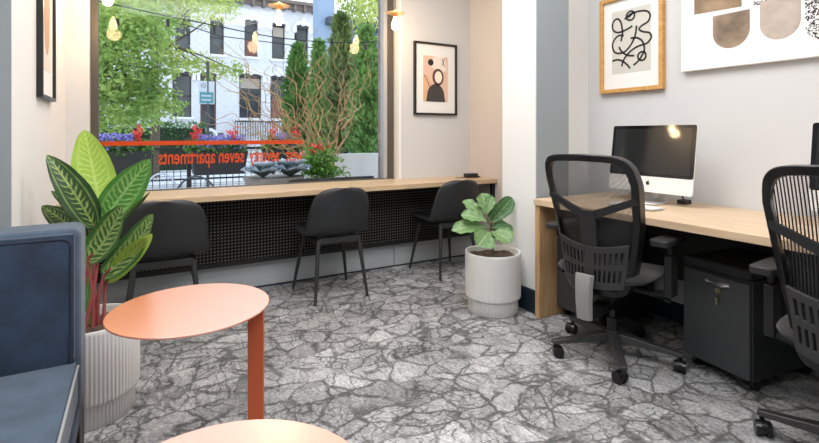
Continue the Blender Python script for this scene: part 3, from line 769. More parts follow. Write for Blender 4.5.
# ------------------------------------------------------------------ sofa
BLUE = mat('blue_fabric', (.022, .042, .080), .85, var=.28, vscale=14, bump=.25, bscale=700, sheen=.12)
BLUE2 = mat('blue_fabric_light', (.045, .076, .118), .85, var=.22, vscale=14, bump=.25, bscale=700, sheen=.2)
PIPE = mat('navy_piping', (.012, .02, .038), .8)
sx1 = -.187; sx0 = -1.75
sf = empty('sofa', (sx1-.8, 1.5, 0)); tag(sf, 'navy blue fabric sofa with piped back cushion at the left edge', 'sofa')
def loc_(mb): 
    o = Vector((sx1-.8, 1.5, 0)); mb.v = [tuple(Vector(p)-o) for p in mb.v]; return mb
loc_(MB().box((sx0, 1.865, .26), (sx1+.03, 2.045, .855))).build('back_shell', BLUE2, sf, bevel=.028, seg=4)
def cushion(x0, x1, z0, z1, y0, y1, puff):
    def fn(u, v):
        a = 2*u-1; b = 2*v-1; k = (1-a**6)*(1-b**6)
        return (x0+(x1-x0)*u, y1-(y1-y0)-puff*k*.5, z0+(z1-z0)*v)
    m = MB().grid(fn, 30, 16)
    m.box((x0, y0, z0), (x1, y1, z1)); return m
loc_(cushion(sx0+.02, sx1+.014, .43, .843, 1.835, 1.90, .03)).build('back_cushion', BLUE, sf, bevel=.014, seg=3)
pp = MB(); zt, zb = .843, .43; yf = 1.834
path = [(sx0+.02, yf, zt-.012), (sx1-.019, yf, zt-.012)]+[(sx1-.019+.025*math.sin(a*PI/12), yf, zt-.037+.025*math.cos(a*PI/12)) for a in range(1, 7)]+[(sx1+.006, yf, .6), (sx1+.004, yf, zb)]
pp.tube(path, .0042, 8); loc_(pp).build('piping', PIPE, sf)
def seatc(u, v):
    a = 2*u-1; b = 2*v-1; k = (1-a**8)*(1-b**8)
    return (sx0+(sx1+.02-sx0)*u, 1.10+(1.84-1.10)*v, .437+.022*k)
sc_ = MB().box((sx0, 1.10, .30), (sx1+.025, 1.85, .438)).grid(seatc, 40, 24)
loc_(sc_).build('seat_cushion', BLUE2, sf, bevel=.02, seg=3)
loc_(MB().box((sx0, 1.08, .24), (sx1+.03, 1.86, .30))).build('seat_base', BLUE, sf, bevel=.01)
loc_(MB().tube([(sx1+.026, 1.12, .432), (sx1+.026, 1.82, .432)], .004, 8)).build('piping', mat('grey_piping', (.30, .31, .32), .7), sf)
for x in (sx1-.03, sx0+.1):
    for y in (1.12, 2.0):
        loc_(MB().box((x, y-.03, 0), (x+.055, y+.03, .27))).build('leg', BLACKP, sf, bevel=.004)
loc_(MB().box((sx1+.002, 1.88, .04), (sx1+.026, 2.03, .30))).build('side_frame', BLACKP, sf, bevel=.004)

# ------------------------------------------------------------------ coral side tables
def coral(name, a, b, c):
    m, nt, bs = new_mat(name); N = nt.nodes; L = nt.links
    bs.inputs['Base Color'].default_value = (*a, 1); bs.inputs['Roughness'].default_value = .30; bs.inputs['IOR'].default_value = 2.4; bs.inputs['Specular IOR Level'].default_value = .9
    bs.inputs['Coat Weight'].default_value = .6; bs.inputs['Coat Roughness'].default_value = .30
    return m
STEMC = mat('coral_stem', (.56, .12, .045), .4)  # same coral paint as the top, darker for lack of glare
CORAL = coral('coral_powdercoat', (.70, .225, .11), 0, 0)  # paler copy of the stem's paint, glare put into the colour
def make_table(zt):
    r = empty('side_table', (0, 0, 0))
    MB().lathe([(0, zt-.006), (.254, zt-.006), (.255, zt-.005), (.255, zt-.001), (.254, zt), (0, zt)], 96).build('tabletop', CORAL, r, auto=30)
    MB().box((.194, -.006, .006), (.248, .006, zt-.006)).build('stem', STEMC, r, bevel=.002)
    MB().lathe([(0, 0), (.19, 0), (.19, .006), (0, .006)], 72, c=(.07, 0, 0)).build('base_plate', CORAL, r, auto=30)
    MB().box((.15, -.02, zt-.009), (.194, .02, zt-.006)).build('mounting_plate', CORAL, r)
    return r
ta = make_table(.57); ta.location = (.162, 1.792, 0)
ta.rotation_euler.z = math.radians(-30)
tag(ta, 'round coral metal side table shown whole, standing by the blue sofa', 'side table', 'coral side tables by the sofa')
tb = copy_tree(ta); tb.location = (.107, .786, 0); tb.rotation_euler.z = math.radians(200)
tag(tb, 'round coral metal side table cut off by the bottom edge of the photo', 'side table', 'coral side tables by the sofa')

# ------------------------------------------------------------------ pictures
def picture(name, M, w, h, fw_, dep, fm, mat_w, label):
    """local frame: x across, y up, z out of the wall"""
    r = empty(name, (0, 0, 0)); r.matrix_world = M
    fr = MB().box((-w/2, -h/2, 0), (-w/2+fw_, h/2, dep)).box((w/2-fw_, -h/2, 0), (w/2, h/2, dep)).box((-w/2+fw_, -h/2, 0), (w/2-fw_, -h/2+fw_, dep)).box((-w/2+fw_, h/2-fw_, 0), (w/2-fw_, h/2, dep))
    fr.build('frame', fm, r, bevel=.0015)
    MB().box((-w/2+fw_*.5, -h/2+fw_*.5, .002), (w/2-fw_*.5, h/2-fw_*.5, dep*.45)).build('mount', PAPER, r, smooth=False)
    tag(r, label, 'picture'); return r
def wallM(pos, normal):
    n = Vector(normal); up = Vector((0, 0, 1)); x = up.cross(n).normalized()
    return Matrix(((x.x, up.x, n.x, pos[0]), (x.y, up.y, n.y, pos[1]), (x.z, up.z, n.z, pos[2]), (0, 0, 0, 1)))
def blob(cx, cy, rx, ry, n=32, a0=0, a1=360): return [(cx+rx*math.cos(math.radians(a0+(a1-a0)*k/n)), cy+ry*math.sin(math.radians(a0+(a1-a0)*k/n))) for k in range(n if a1-a0 >= 360 else n+1)]
def flat(mbs, name, m, parent, z, th=.0008):
    mb = MB()
    for o in mbs: mb.prism(o, z, z+th)
    return mb.build(name, m, parent, smooth=False)
def stroke(pts, w, n=10):
    pp = bez([(a, b, 0) for a, b in pts], n); L_ = []; R_ = []
    for i, q in enumerate(pp):
        d = (pp[min(i+1, len(pp)-1)]-pp[max(i-1, 0)]).normalized(); nn = Vector((-d.y, d.x, 0))*w/2; L_.append(q+nn); R_.append(q-nn)
    return L_, R_
def strokes(lst, w, name, m, parent, z):
    mb = MB()
    for pts in lst:
        L_, R_ = stroke(pts, w); n = len(L_); vs = []
        for a, b in zip(L_, R_): vs += [(a.x, a.y, z), (b.x, b.y, z)]
        mb.add(vs, [(2*i, 2*i+1, 2*i+3, 2*i+2) for i in range(n-1)])
    return mb.build(name, m, parent, smooth=False, solid=.0006, offset=1)
# on the window wall
P1 = picture('framed_print', wallM((2.400, YW, 1.668), (0, -1, 0)), .465, .665, .018, .030, BLACKF, .08, 'black-framed abstract print in pink and charcoal right of the window')
z = .0140
flat([[(-.135, -.21), (.135, -.21), (.135, .21), (-.135, .21)]], 'print', mat('art_pink', (.72, .50, .40), .8), P1, z)
flat([[(-.135, -.21), (-.07, -.21), (-.04, -.06), (-.09, .03), (-.135, .04)]], 'art_tan', mat('art_tan', (.70, .42, .25), .8), P1, z+.001)
flat([[(-.02, .21), (.10, .21), (.12, .08), (.02, .06), (-.05, .12)]], 'art_pale', mat('art_pale', (.80, .72, .66), .8), P1, z+.001)
flat([blob(-.055, .150, .030, .030)], 'art_dot', mat('art_black', (.02, .017, .017), .8), P1, z+.002)
flat([blob(.025, .018, .062, .078)], 'art_ring', mat('art_brown', (.12, .045, .04), .8), P1, z+.002)
flat([blob(.028, .018, .040, .055)], 'art_oval', mat('art_cream', (.82, .76, .66), .8), P1, z+.003)
flat([[(-.105, -.21)]+[( .0+.095*math.cos(math.radians(a)), -.16+.115*math.sin(math.radians(a))) for a in range(180, -1, -12)]+[(.105, -.21)]], 'art_mound', mat('art_charcoal', (.05, .047, .045), .8), P1, z+.002)
strokes([[(.07, .19), (.085, .15), (.10, .12)], [(.095, .20), (.085, .16), (.07, .13)]], .006, 'art_marks', MATS['art_brown'], P1, z+.002)
strokes([[(-.125, .03), (-.10, -.01), (-.075, -.06), (-.06, -.12), (-.09, -.18)]], .006, 'art_line', MATS['art_brown'], P1, z+.002)
# on the left wall
P2 = picture('framed_picture', wallM((XL, 2.945, 1.80), (1, 0, 0)), .41, .94, .016, .026, BLACKF, .08, 'black-framed picture seen edge-on on the left wall')
flat([[(-.12, -.33), (.12, -.33), (.12, .33), (-.12, .33)]], 'print', mat('art_beige', (.74, .66, .58), .8), P2, .0122)
flat([blob(0, -.05, .08, .2)], 'art_shape', mat('art_rust', (.55, .33, .22), .8), P2, .0135)
# oak frame, right wall
P3 = picture('oak_framed_print', wallM((XR, 2.06, 1.775), (-1, 0, 0)), .47, .66, .026, .036, FRAMEW, .08, 'oak-framed print of looping black lines above the desk')
flat([[(-.145, -.20), (.145, -.20), (.145, .23), (-.145, .23)]], 'print', mat('art_oat', (.60, .58, .52), .85), P3, .0165)
def Q(x, y): return ((x-180)/165*.30, (190-y)/255*.41)
BL = mat('art_black', (.02, .02, .02), .7)
S3 = [[(265, 50), (255, 70)], ]
lines = [
    [(155, 88), (168, 78), (185, 70), (215, 68), (245, 75), (258, 95), (250, 118), (225, 130), (215, 142), (230, 155), (255, 165), (262, 185), (245, 205), (215, 210), (190, 220), (165, 240), (150, 262), (143, 285)],
    [(188, 122), (165, 132), (130, 138), (108, 125), (103, 100), (112, 82), (128, 80), (140, 98), (145, 125), (146, 150), (140, 178)],
    [(152, 155), (130, 152), (112, 165), (103, 190), (112, 218), (135, 228), (160, 222), (185, 195), (200, 160), (205, 125)],
    [(180, 172), (205, 175), (225, 190), (235, 215), (235, 245)],
    [(132, 200), (142, 220), (165, 240), (195, 248)],
    [(103, 256), (125, 254), (145, 262), (165, 280), (178, 298)],
    [(192, 286), (205, 278), (220, 262), (233, 240)],
    [(170, 84), (182, 76), (192, 68)],
]
for cx, cy, r_ in ((180, 78), (226, 254),) and ((180, 78, 17), (226, 254, 16)):
    lines.append([(cx+r_*math.cos(a*PI/6), cy+r_*1.1*math.sin(a*PI/6)) for a in range(13)])
strokes([[Q(x, y) for x, y in l] for l in lines], .0125, 'art_lines', BL, P3, .0185)
# big canvas
cv = empty('canvas_painting', (0, 0, 0)); cy0, cy1, cz0, cz1 = .30, 1.705, 1.535, 2.45
cv.matrix_world = wallM((XR, (cy0+cy1)/2, (cz0+cz1)/2), (-1, 0, 0)); tag(cv, 'wide white canvas with brown and speckled rounded shapes on the right wall', 'painting')
cw, chh = cy1-cy0, cz1-cz0
MB().box((-cw/2, -chh/2, 0), (cw/2, chh/2, .038)).build('canvas', mat('canvas_white', (.84, .83, .82), .9, bump=.05, bscale=400), cv, bevel=.003)
def L3(y, z): return ((cy0+cy1)/2-y, z-(cz0+cz1)/2)
BR1 = mat('art_brown_wash', (.25, .175, .11), .8, var=.5, vscale=9); BR2 = mat('art_pale_wash', (.50, .42, .36), .8, var=.22, vscale=8); BR3 = mat('art_brown_wash2', (.30, .22, .155), .8, var=.5, vscale=7)
def cup(yc, w, ztop, depth):
    p = [L3(yc+w/2, ztop), ]; a = []
    for k in range(0, 25):
        an = PI+PI*k/24; a.append(L3(yc-w/2*math.cos(an), ztop-(depth-w/2)*1.0+w/2*math.sin(an)))
    a = [L3(yc-w/2*math.cos(PI+PI*k/24)*-1*-1, ztop-(depth-w/2)+w/2*math.sin(PI+PI*k/24)) for k in range(25)]
    return [L3(yc+w/2, ztop)]+a+[L3(yc-w/2, ztop)]
flat([cup(1.425, .190, 1.832, .195)], 'art_shape', BR3, cv, .0385)
flat([cup(1.192, .180, 1.858, .212)], 'art_shape', BR2, cv, .0385)
flat([[L3(1.625, 1.865), L3(1.37, 1.855), L3(1.37, 2.05), L3(1.625, 2.05)]], 'art_shape', BR1, cv, .0385)
flat([[L3(1.30, 1.875), L3(1.10, 1.875), L3(1.10, 1.90), L3(1.30, 1.90)]], 'art_shape', mat('art_pale_wash2', (.62, .56, .50), .8, var=.2), cv, .0385)
rnd = random.Random(5); sp_ = MB(); cnt = 0
while cnt < 620:
    y = rnd.uniform(.93, 1.075+.01); zz = rnd.uniform(1.61, 2.0)
    if zz < 1.70 and (y-1.0)**2+(zz-1.70)**2 > .085**2: continue
    x_, z_ = L3(y, zz); an = rnd.uniform(0, PI); l = .005; dx = math.cos(an)*l; dz = math.sin(an)*l
    sp_.prism([(x_-dx-dz*.4, z_-dz+dx*.4), (x_-dx+dz*.4, z_-dz-dx*.4), (x_+dx+dz*.4, z_+dz-dx*.4), (x_+dx-dz*.4, z_+dz+dx*.4)], .0385, .0392); cnt += 1
for k in range(70):
    y = rnd.uniform(1.15, 1.31); zz = rnd.uniform(1.845, 1.868); x_, z_ = L3(y, zz); sp_.prism([(x_-.004, z_-.002), (x_+.004, z_-.001), (x_+.003, z_+.002), (x_-.003, z_+.002)], .0385, .0392)
sp_.build('speck_pattern', BL, cv, smooth=False)

# ------------------------------------------------------------------ pendants
BRASS = mat('brushed_brass', (.62, .42, .20), .3, .9)
BULB = mat('lit_bulb', (1, .8, .5), .3, emit=(1, .72, .40), es=45)
def make_pendant():
    r = empty('pendant_lamp', (0, 0, 0))
    MB().cyl((0, 0, .01), (0, 0, .97), .003, n=8).build('cord', BLACKP, r)
    MB().lathe([(.0, 0), (.075, -.002), (.078, 0), (.075, .004), (.0, .006)], 40).build('disc_shade', BRASS, r)
    MB().lathe([(.0, .03), (.012, .03), (.016, 0), (.018, -.035), (.0, -.036)], 20).build('socket', BRASS, r)
    MB().lathe([(.011, -.035), (.013, -.05), (.026, -.08), (.030, -.10), (.026, -.12), (.014, -.135), (.0, -.138)], 20).build('bulb', BULB, r)
    return r
pe = make_pendant()
for i, (x, zt, lb) in enumerate(((1.83, 2.145, 'brass disc pendant with lit bulb hanging in front of the right window jamb'), (.885, 2.14, 'brass disc pendant with lit bulb hanging at the top middle of the window'), (-.155, 2.14, 'brass disc pendant with lit bulb at the top left corner of the window'))):
    o = pe if i == 0 else copy_tree(pe); o.location = (x, 3.45, zt-.06*(i > 0)); tag(o, lb, 'pendant lamp', 'pendant lamps over the counter')
    ld = bpy.data.lights.new('pendant_light', 'POINT'); ld.energy = 3; ld.color = (1, .68, .38); ld.shadow_soft_size = .05
    lo = bpy.data.objects.new('pendant_light', ld); C.objects.link(lo); lo.location = (x, 3.40, zt-.16-.06*(i > 0))
# ------------------------------------------------------------------ outside
struct('ground', MB().box((-60, YW+.25, -.12), (80, 60, -.02)), mat('street_asphalt', (.66, .67, .70), .9, var=.08, vscale=1), smooth=False)
struct('pavement', MB().box((-30, YW+.26, -.02), (40, 11.5, .0)), mat('patio_paving', (.80, .80, .82), .85, var=.05, vscale=3), smooth=False)
struct('kerb', MB().box((-30, 11.5, -.02), (40, 11.7, .03)), mat('kerb_stone', (.45, .45, .45), .8), smooth=False)
BRICKW = mat('white_brick', (.70, .71, .75), .85, var=.12, vscale=5, bump=.4, bscale=9, stretch=(1, 1, 3))  # greyer than the hoods; colour contrast stands in for relief shading
STONEW = mat('white_stone', (.84, .84, .85), .8)
DARKF = mat('dark_sash', (.05, .05, .055), .5)
DGLASS = mat('house_glass', (.06, .07, .075), .08, var=.6, vscale=.6)
CURT = mat('window_blind', (.42, .36, .30), .8)
RBROWN = mat('red_brown_reveal', (.20, .09, .07), .7)
def facade(x0, x1, ztop, rows, label, cm, windows, doors=()):
    Y = 26.0; r = empty('row_house', ((x0+x1)/2, Y, -.1)); o = Vector(((x0+x1)/2, Y, -.1)); tag(r, label, 'building')
    def lc(mb): mb.v = [tuple(Vector(p)-o) for p in mb.v]; return mb
    # wall with the openings left out: build as strips
    ops = sorted([(a, b, c, d) for a, b, c, d, k in windows])
    xs = sorted(set([x0, x1]+[q for a, b, c, d in ops for q in (a, b)])); m = MB()
    zs = sorted(set([-.1, ztop]+[q for a, b, c, d in ops for q in (c, d)]))
    for i in range(len(xs)-1):
        run = None
        for j in range(len(zs)-1):
            cx, cz = (xs[i]+xs[i+1])/2, (zs[j]+zs[j+1])/2
            hole = any(a < cx < b and c < cz < d for a, b, c, d in ops)
            if not hole: m.box((xs[i], Y, zs[j]), (xs[i+1], Y+.35, zs[j+1]))
    lc(m).build('wall', BRICKW, r, smooth=False)
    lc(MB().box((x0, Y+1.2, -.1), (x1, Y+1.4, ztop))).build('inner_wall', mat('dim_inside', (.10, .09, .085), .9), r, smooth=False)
    co = MB().box((x0, Y-.25, ztop), (x1, Y+.35, ztop+.25)).box((x0, Y-.45, ztop+.25), (x1, Y+.35, ztop+.42))
    k = x0+.2
    while k < x1-.2: co.box((k, Y-.40, ztop-.10), (k+.14, Y, ztop+.25)); k += .55
    lc(co).build('cornice', mat('brown_cornice', (.20, .16, .14), .7), r, smooth=False)
    for a, b, c, d, kind in windows:
        w = MB(); cx = (a+b)/2; rr_ = (b-a)/2; fwid = .07
        w.box((a, Y+.12, c), (a+fwid, Y+.2, d)).box((b-fwid, Y+.12, c), (b, Y+.2, d)).box((a, Y+.12, c), (b, Y+.2, c+fwid)).box((a, Y+.12, d-.09), (b, Y+.2, d)).box((a, Y+.12, (c+d)/2-.03), (b, Y+.2, (c+d)/2+.03))
        wo = lc(w).build('window' if kind != 'door' else 'door', DARKF if kind != 'door' else RBROWN, r, smooth=False)
        lc(MB().box((a+fwid, Y+.15, c+fwid), (b-fwid, Y+.17, d-.09))).build('pane', DGLASS, wo, smooth=False)
        if kind == 'blind': lc(MB().box((a+fwid, Y+.10, d-.62), (b-fwid, Y+.145, d-.09))).build('blind', CURT, wo, smooth=False)
        if kind == 'half': lc(MB().box((a+fwid, Y+.10, c+.05), (b-fwid, Y+.145, (c+d)/2))).build('blind', MATS['red_brown_reveal'], wo, smooth=False)
        # arched hood with a keystone, and a sill
        h = MB(); seg = 14; P = []; ra = rr_*1.18; rb = rr_*1.45; hgt = .36
        for q in range(seg+1):
            an = PI*q/seg; ca, sa = math.cos(an), math.sin(an)
            P += [(cx+ra*ca, Y-.14, d+hgt*.42*sa), (cx+rb*ca, Y-.14, d+hgt*sa), (cx+rb*ca, Y+.02, d+hgt*sa), (cx+ra*ca, Y+.02, d+hgt*.42*sa)]
        fs = []
        for q in range(seg):
            for t in range(4): fs.append((q*4+t, q*4+(t+1) % 4, q*4+4+(t+1) % 4, q*4+4+t))
        h.add(P, fs)
        h.box((cx-.09, Y-.22, d+.08), (cx+.09, Y, d+.50))
        for s in (-1, 1): h.box((cx+s*rr_*1.3-.10, Y-.12, d-.28), (cx+s*rr_*1.3+.10, Y, d+.02))
        ar = MB().prism([(a, d-.02), (b, d-.02)]+[(cx+rr_*math.cos(PI*q/10), d+.15*math.sin(PI*q/10)) for q in range(11)], -.02, .05, Mx((0, Y, 0), rx=PI/2))
        lc(ar).build('arched_head', DARKF, wo, smooth=False)
        lc(h).build('hood', STONEW, r, smooth=False)
        lc(MB().box((a-.12, Y-.14, c-.12), (b+.12, Y+.1, c))).build('sill', STONEW, r, smooth=False)
    return r, lc
WIN = [(3.20, 3.87, 5.2, 6.97, 'plain'), (4.88, 5.55, 5.22, 7.02, 'half'), (6.30, 7.0, 5.2, 7.03, 'blind'), (7.62, 8.30, 5.22, 7.04, 'plain'),
       (1.62, 2.30, 5.2, 6.95, 'plain'), (.2, .9, 5.2, 6.95, 'plain'), (-1.5, -.8, 5.2, 6.95, 'plain'),
       (4.62, 5.74, 2.0, 4.18, 'blind'), (6.22, 7.02, 2.0, 4.17, 'half'), (1.5, 2.35, 2.0, 4.1, 'plain'), (0, .9, 2.0, 4.1, 'plain'), (2.75, 3.50, 1.25, 4.12, 'door')]
r1, lc1 = facade(-6, 8.87, 7.95, 0, 'white painted brick row house with arched window hoods and brown cornice', None, WIN)
st = MB()
for k in range(6): st.box((2.5, 26-.35*(6-k), -.1), (3.8, 26, -.1+.22*(k+1)))
lc1(st).build('stoop', mat('brown_stone', (.16, .12, .11), .8), r1, smooth=False)
rl = MB().tube([(4.3, 25.4, 1.8), (7.2, 25.4, 1.8)], .04, 6)
for k in range(24): rl.box((4.3+k*.125, 25.38, .9), (4.33+k*.125, 25.42, 1.8))
lc1(rl).build('railing', MATS['dark_sash'], r1, smooth=False)
# slate-blue neighbour building, nearer
NB = empty('corner_building', (5.55, 13.2, 0)); tag(NB, 'slate blue building with a tall pilaster beside the white row house', 'building')
BLUEG = mat('slate_blue_render', (.17, .24, .36), .7, var=.06, vscale=2)
MB().box((-1.10, -.2, 0), (-.62, .3, 6)).build('pilaster', mat('pale_blue_pilaster', (.30, .40, .56), .7), NB, smooth=False)
MB().box((-.62, 0, 0), (6, .4, 4.25)).build('wall', BLUEG, NB, smooth=False)
MB().box((-.9, -.5, 4.25), (6, .5, 4.45)).build('roof', mat('dark_roof_edge', (.06, .08, .11), .6), NB, smooth=False)

# garden wall of concrete, right side, with the conifers in it
gw = MB().box((1.93, 5.35, 0), (2.03, 9.4, .92)).box((1.93, 5.35, 0), (5.5, 5.5, .92)).build('planter_wall', mat('pale_concrete', (.52, .52, .51), .85, var=.16, vscale=2.5, stretch=(1, 1, .3)), smooth=False)
tag(gw, 'pale concrete planter wall under the tall conifers outside', 'planter wall')
bk = MB().box((1.972, YW+.252, 0), (2.6, YW+.32, 3.2)).build('brick_pier', mat('brick_pier', (.30, .21, .19), .85, var=.35, vscale=14), smooth=False); bk['kind'] = 'structure'

def leaves(mb, pts, size, rnd, up=0, flat=.5, elong=1.0, droop=0):
    for p in pts:
        d = Vector((rnd.gauss(0, 1), rnd.gauss(0, 1), rnd.gauss(0, flat)-droop+up)).normalized()
        o = d.cross(Vector((rnd.gauss(0, 1), rnd.gauss(0, 1), rnd.gauss(0, 1)))).normalized()
        l = size*rnd.uniform(.6, 1.4)*elong; w = size*rnd.uniform(.5, .9)*.5
        mb.add([p, p+d*l*.5+o*w, p+d*l, p+d*l*.5-o*w], [(0, 1, 2, 3)])
def conifer(base, h, r, seed, label, n=5200):
    rnd = random.Random(seed); t = empty('conifer', base)
    pts = []
    for _ in range(n):
        v = rnd.random()**.8; a = rnd.uniform(0, 2*PI); R = r*(1-v**2.2)**.8*(.82+.22*noise.noise(Vector((math.cos(a)*2, math.sin(a)*2, v*6+seed)))*1.6)
        R *= rnd.uniform(.72, 1.05)
        pts.append(Vector((R*math.cos(a), R*math.sin(a), .08+v*h)))
    m = MB(); leaves(m, pts, .085, rnd, up=1.1, flat=.4, elong=1.5)
    m.build('foliage', CON[seed % 3], t, smooth=False)
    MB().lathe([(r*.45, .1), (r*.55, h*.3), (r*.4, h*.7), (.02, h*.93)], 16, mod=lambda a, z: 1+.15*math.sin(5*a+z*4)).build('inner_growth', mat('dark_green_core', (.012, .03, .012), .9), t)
    MB().cyl((0, 0, -.5), (0, 0, h*.5), .05, .03, n=8).build('trunk', mat('bark', (.10, .075, .055), .9, var=.3, vscale=20), t)
    tag(t, label, 'conifer', 'conifers along the concrete wall'); return t
CON = [foliage_mat('conifer_green', (.06, .17, .035), (.20, .38, .09), 3), foliage_mat('conifer_olive', (.10, .18, .045), (.30, .38, .12), 3), foliage_mat('conifer_fresh', (.08, .24, .05), (.30, .50, .14), 3)]
for k, (px, ytop, hw, Yc, sd, lb) in enumerate(((366, 34, 17, 6.3, 5, 'conifer closest to the window jamb, behind the concrete wall'),
        (341, 20, 15, 7.0, 4, 'tallest conifer, centred behind the concrete wall'),
        (319, 47, 7, 7.8, 8, 'slim pale green conifer between two taller ones'),
        (298, 50, 15, 8.6, 3, 'leftmost conifer, in front of the white row house'))):
    tp = PY(px, ytop, Yc); t_ = tp.x*fw[0]+tp.y*fw[1]
    conifer((tp.x, Yc, .75), tp.z-.80, hw*t_/F*1.05, sd, lb)
# deciduous trees
def tree(base, th, clumps, n, size, m, label, seed, lean=(0, 0), cat='tree', name='street_tree'):
    rnd = random.Random(seed); t = empty(name, base); B = Vector(base)
    tr = MB().tube(bez([(0, 0, 0), (.03, .02, th*.4), (lean[0]*.5, lean[1]*.5, th*.8), (lean[0], lean[1], th*1.1)], 5), [.13-.005*k for k in range(16)], 8)
    fol = MB()
    for (c, rr) in clumps:
        c = Vector(c)-B; s = Vector((lean[0]*.6, lean[1]*.6, th*rnd.uniform(.6, .95)))
        tr.tube(bez([s, s.lerp(c, .5)+Vector((rnd.gauss(0, .15), rnd.gauss(0, .15), rnd.gauss(0, .1))), c], 5), [.04-.003*k for k in range(11)], 6)
        pts = []
        for _ in range(int(n*rr*rr)):
            d = Vector((rnd.gauss(0, 1), rnd.gauss(0, 1), rnd.gauss(0, .62))); d = d.normalized()*rr*rnd.random()**.45
            pts.append(c+d)
        leaves(fol, pts, size, rnd, flat=.6, elong=1.3, droop=.25)
    tr.build('trunk', MATS['bark'], t); fol.build('foliage', m, t, smooth=False)
    tag(t, label, cat); return t
T1 = foliage_mat('tree_green', (.13, .27, .05), (.50, .64, .17), 1.6); T2 = foliage_mat('tree_yellowgreen', (.26, .38, .07), (.72, .78, .24), 1.5)
def cl(lst, y0): return [(tuple(PY(px, py, y0+dy)), r) for px, py, r, dy in lst]
tree((-.9, 10.5, 0), 3.2, cl([(100, 20, .8, 0), (112, 60, .7, -.5), (100, 95, .75, 0), (125, 88, .65, .3), (128, 30, .8, -.4), (150, 25, .55, .2), (105, 118, .5, .4), (150, 95, .5, .2), (135, 112, .5, -.3), (165, 105, .42, .5), (80, 50, 1.0, .5), (160, 70, .35, .2)], 10.5), 1900, .085, T1, 'leafy green street tree filling the left of the window', 11)
tree((.4, 14.5, 0), 4.6, cl([(140, -8, 1.0, 0), (170, -2, .9, .4), (196, 4, .8, -.4), (120, 2, 1.0, 0), (188, 62, .45, 0), (212, 68, .42, .4), (235, 70, .35, 0), (172, 60, .45, .3), (160, 48, .4, 0), (225, 6, .5, .4)], 14.5), 1100, .10, T2, 'yellow-green tree hanging over the row house front', 12)
tree((4.6, 9.3, 0), 3.6, cl([(362, 6, .55, 0), (376, 20, .5, -.5), (364, -8, .6, .4), (352, 12, .3, .2), (378, 0, .6, .3)], 9.3), 1100, .08, T2, 'pale green tree above the conifers at the top right', 13)
# low hedge across the street
hd = MB(); rnd = random.Random(9)
leaves(hd, [Vector((rnd.uniform(-2.6, 2.0), 17.6+rnd.uniform(-.3, .3), rnd.uniform(.9, 1.55))) for _ in range(2600)], .10, rnd, up=.4)
hd = hd.build('hedge', foliage_mat('hedge_green', (.03, .11, .02), (.12, .30, .06), 2), smooth=False); tag(hd, 'clipped green hedge beyond the purple flowers', 'hedge')
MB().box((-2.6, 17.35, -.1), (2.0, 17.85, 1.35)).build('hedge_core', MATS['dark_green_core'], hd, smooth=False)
# parked car
CAR = empty('parked_car', (1.9, 18.9, -.1)); tag(CAR, 'pale parked car seen end-on beyond the railing between the flower troughs', 'car')
sec = [(-.86, .30), (-.88, .75), (-.84, .95), (-.66, 1.40), (-.5, 1.48), (.5, 1.48), (.66, 1.40), (.84, .95), (.88, .75), (.86, .30)]
body = MB(); ys = [(0, .92), (.15, 1), (2.2, 1), (4.2, .98)]
vs = []; fs = []
for (yy, k) in ys:
    for (x, z) in sec: vs.append((x*k, yy, .3+(z-.3)*k))
ns = len(sec)
for i in range(len(ys)-1):
    for j in range(ns): fs.append((i*ns+j, i*ns+(j+1) % ns, (i+1)*ns+(j+1) % ns, (i+1)*ns+j))
fs.append(tuple(range(ns))[::-1]); fs.append(tuple((len(ys)-1)*ns+j for j in range(ns)))
body.add(vs, fs).build('body', mat('silver_paint', (.62, .64, .66), .3, .2, coat=.5), CAR, bevel=.05)
MB().prism([(-.66, .95), (.66, .95), (.50, 1.36), (-.50, 1.36)], -.01, .03, Mx(rx=PI/2)).build('rear_window', DGLASS, CAR)
for s in (-1, 1):
    for yy in (.8, 3.4): MB().cyl((s*.88, yy, .33), (s*.66, yy, .33), .33, n=24).build('wheel', BLACKP, CAR)
    MB().box((s*.74-.08, -.03, .72), (s*.74+.08, .02, .92)).build('tail_light', mat('red_lens', (.4, .03, .03), .3), CAR)
# sign on a post
sg = empty('street_sign', PY(205, 140, 9.5)); sg.location.z = 0; tag(sg, 'parking sign in white and teal on a thin post outside', 'street sign')
MB().cyl((.05, .02, 0), (.05, .02, 2.5), .025, n=8).build('post', mat('dark_post', (.06, .06, .07), .5), sg)
sgy = sg.location
def zz(py): return PY(205, py, 9.5).z
x0s = PY(198.5, 95, 9.5).x-sgy.x; x1s = PY(214.5, 95, 9.5).x-sgy.x
pl = MB().box((x0s, 0, zz(104)), (x1s, .012, zz(81))).build('plate', mat('sign_white', (.60, .66, .72), .5), sg, bevel=.004)
MB().box((x0s+.02, -.004, zz(103.2)), (x1s-.02, 0, zz(92))).build('plate_field', mat('sign_teal', (.10, .30, .36), .5), pl, smooth=False)
rg = MB(); cx_, cz_ = x0s+.085, zz(85.5); P = []
for k in range(25):
    a = 2*PI*k/24; P += [(cx_+.045*math.cos(a), -.003, cz_+.045*math.sin(a)), (cx_+.034*math.cos(a), -.003, cz_+.034*math.sin(a))]
rg.add(P, [(2*k, 2*k+1, 2*k+3, 2*k+2) for k in range(24)])
rg.box((cx_-.03, -.005, cz_-.004), (cx_+.03, -.003, cz_+.004), None)
rg.build('symbol', mat('sign_grey', (.20, .24, .28), .5), pl, smooth=False)
for k, (a, b) in enumerate(((96.5, 95), (100.5, 99.2))): MB().box((x0s+.05, -.0055, zz(a)), (x1s-.06, -.004, zz(b))).build('bar', MATS['sign_white'], pl, smooth=False)

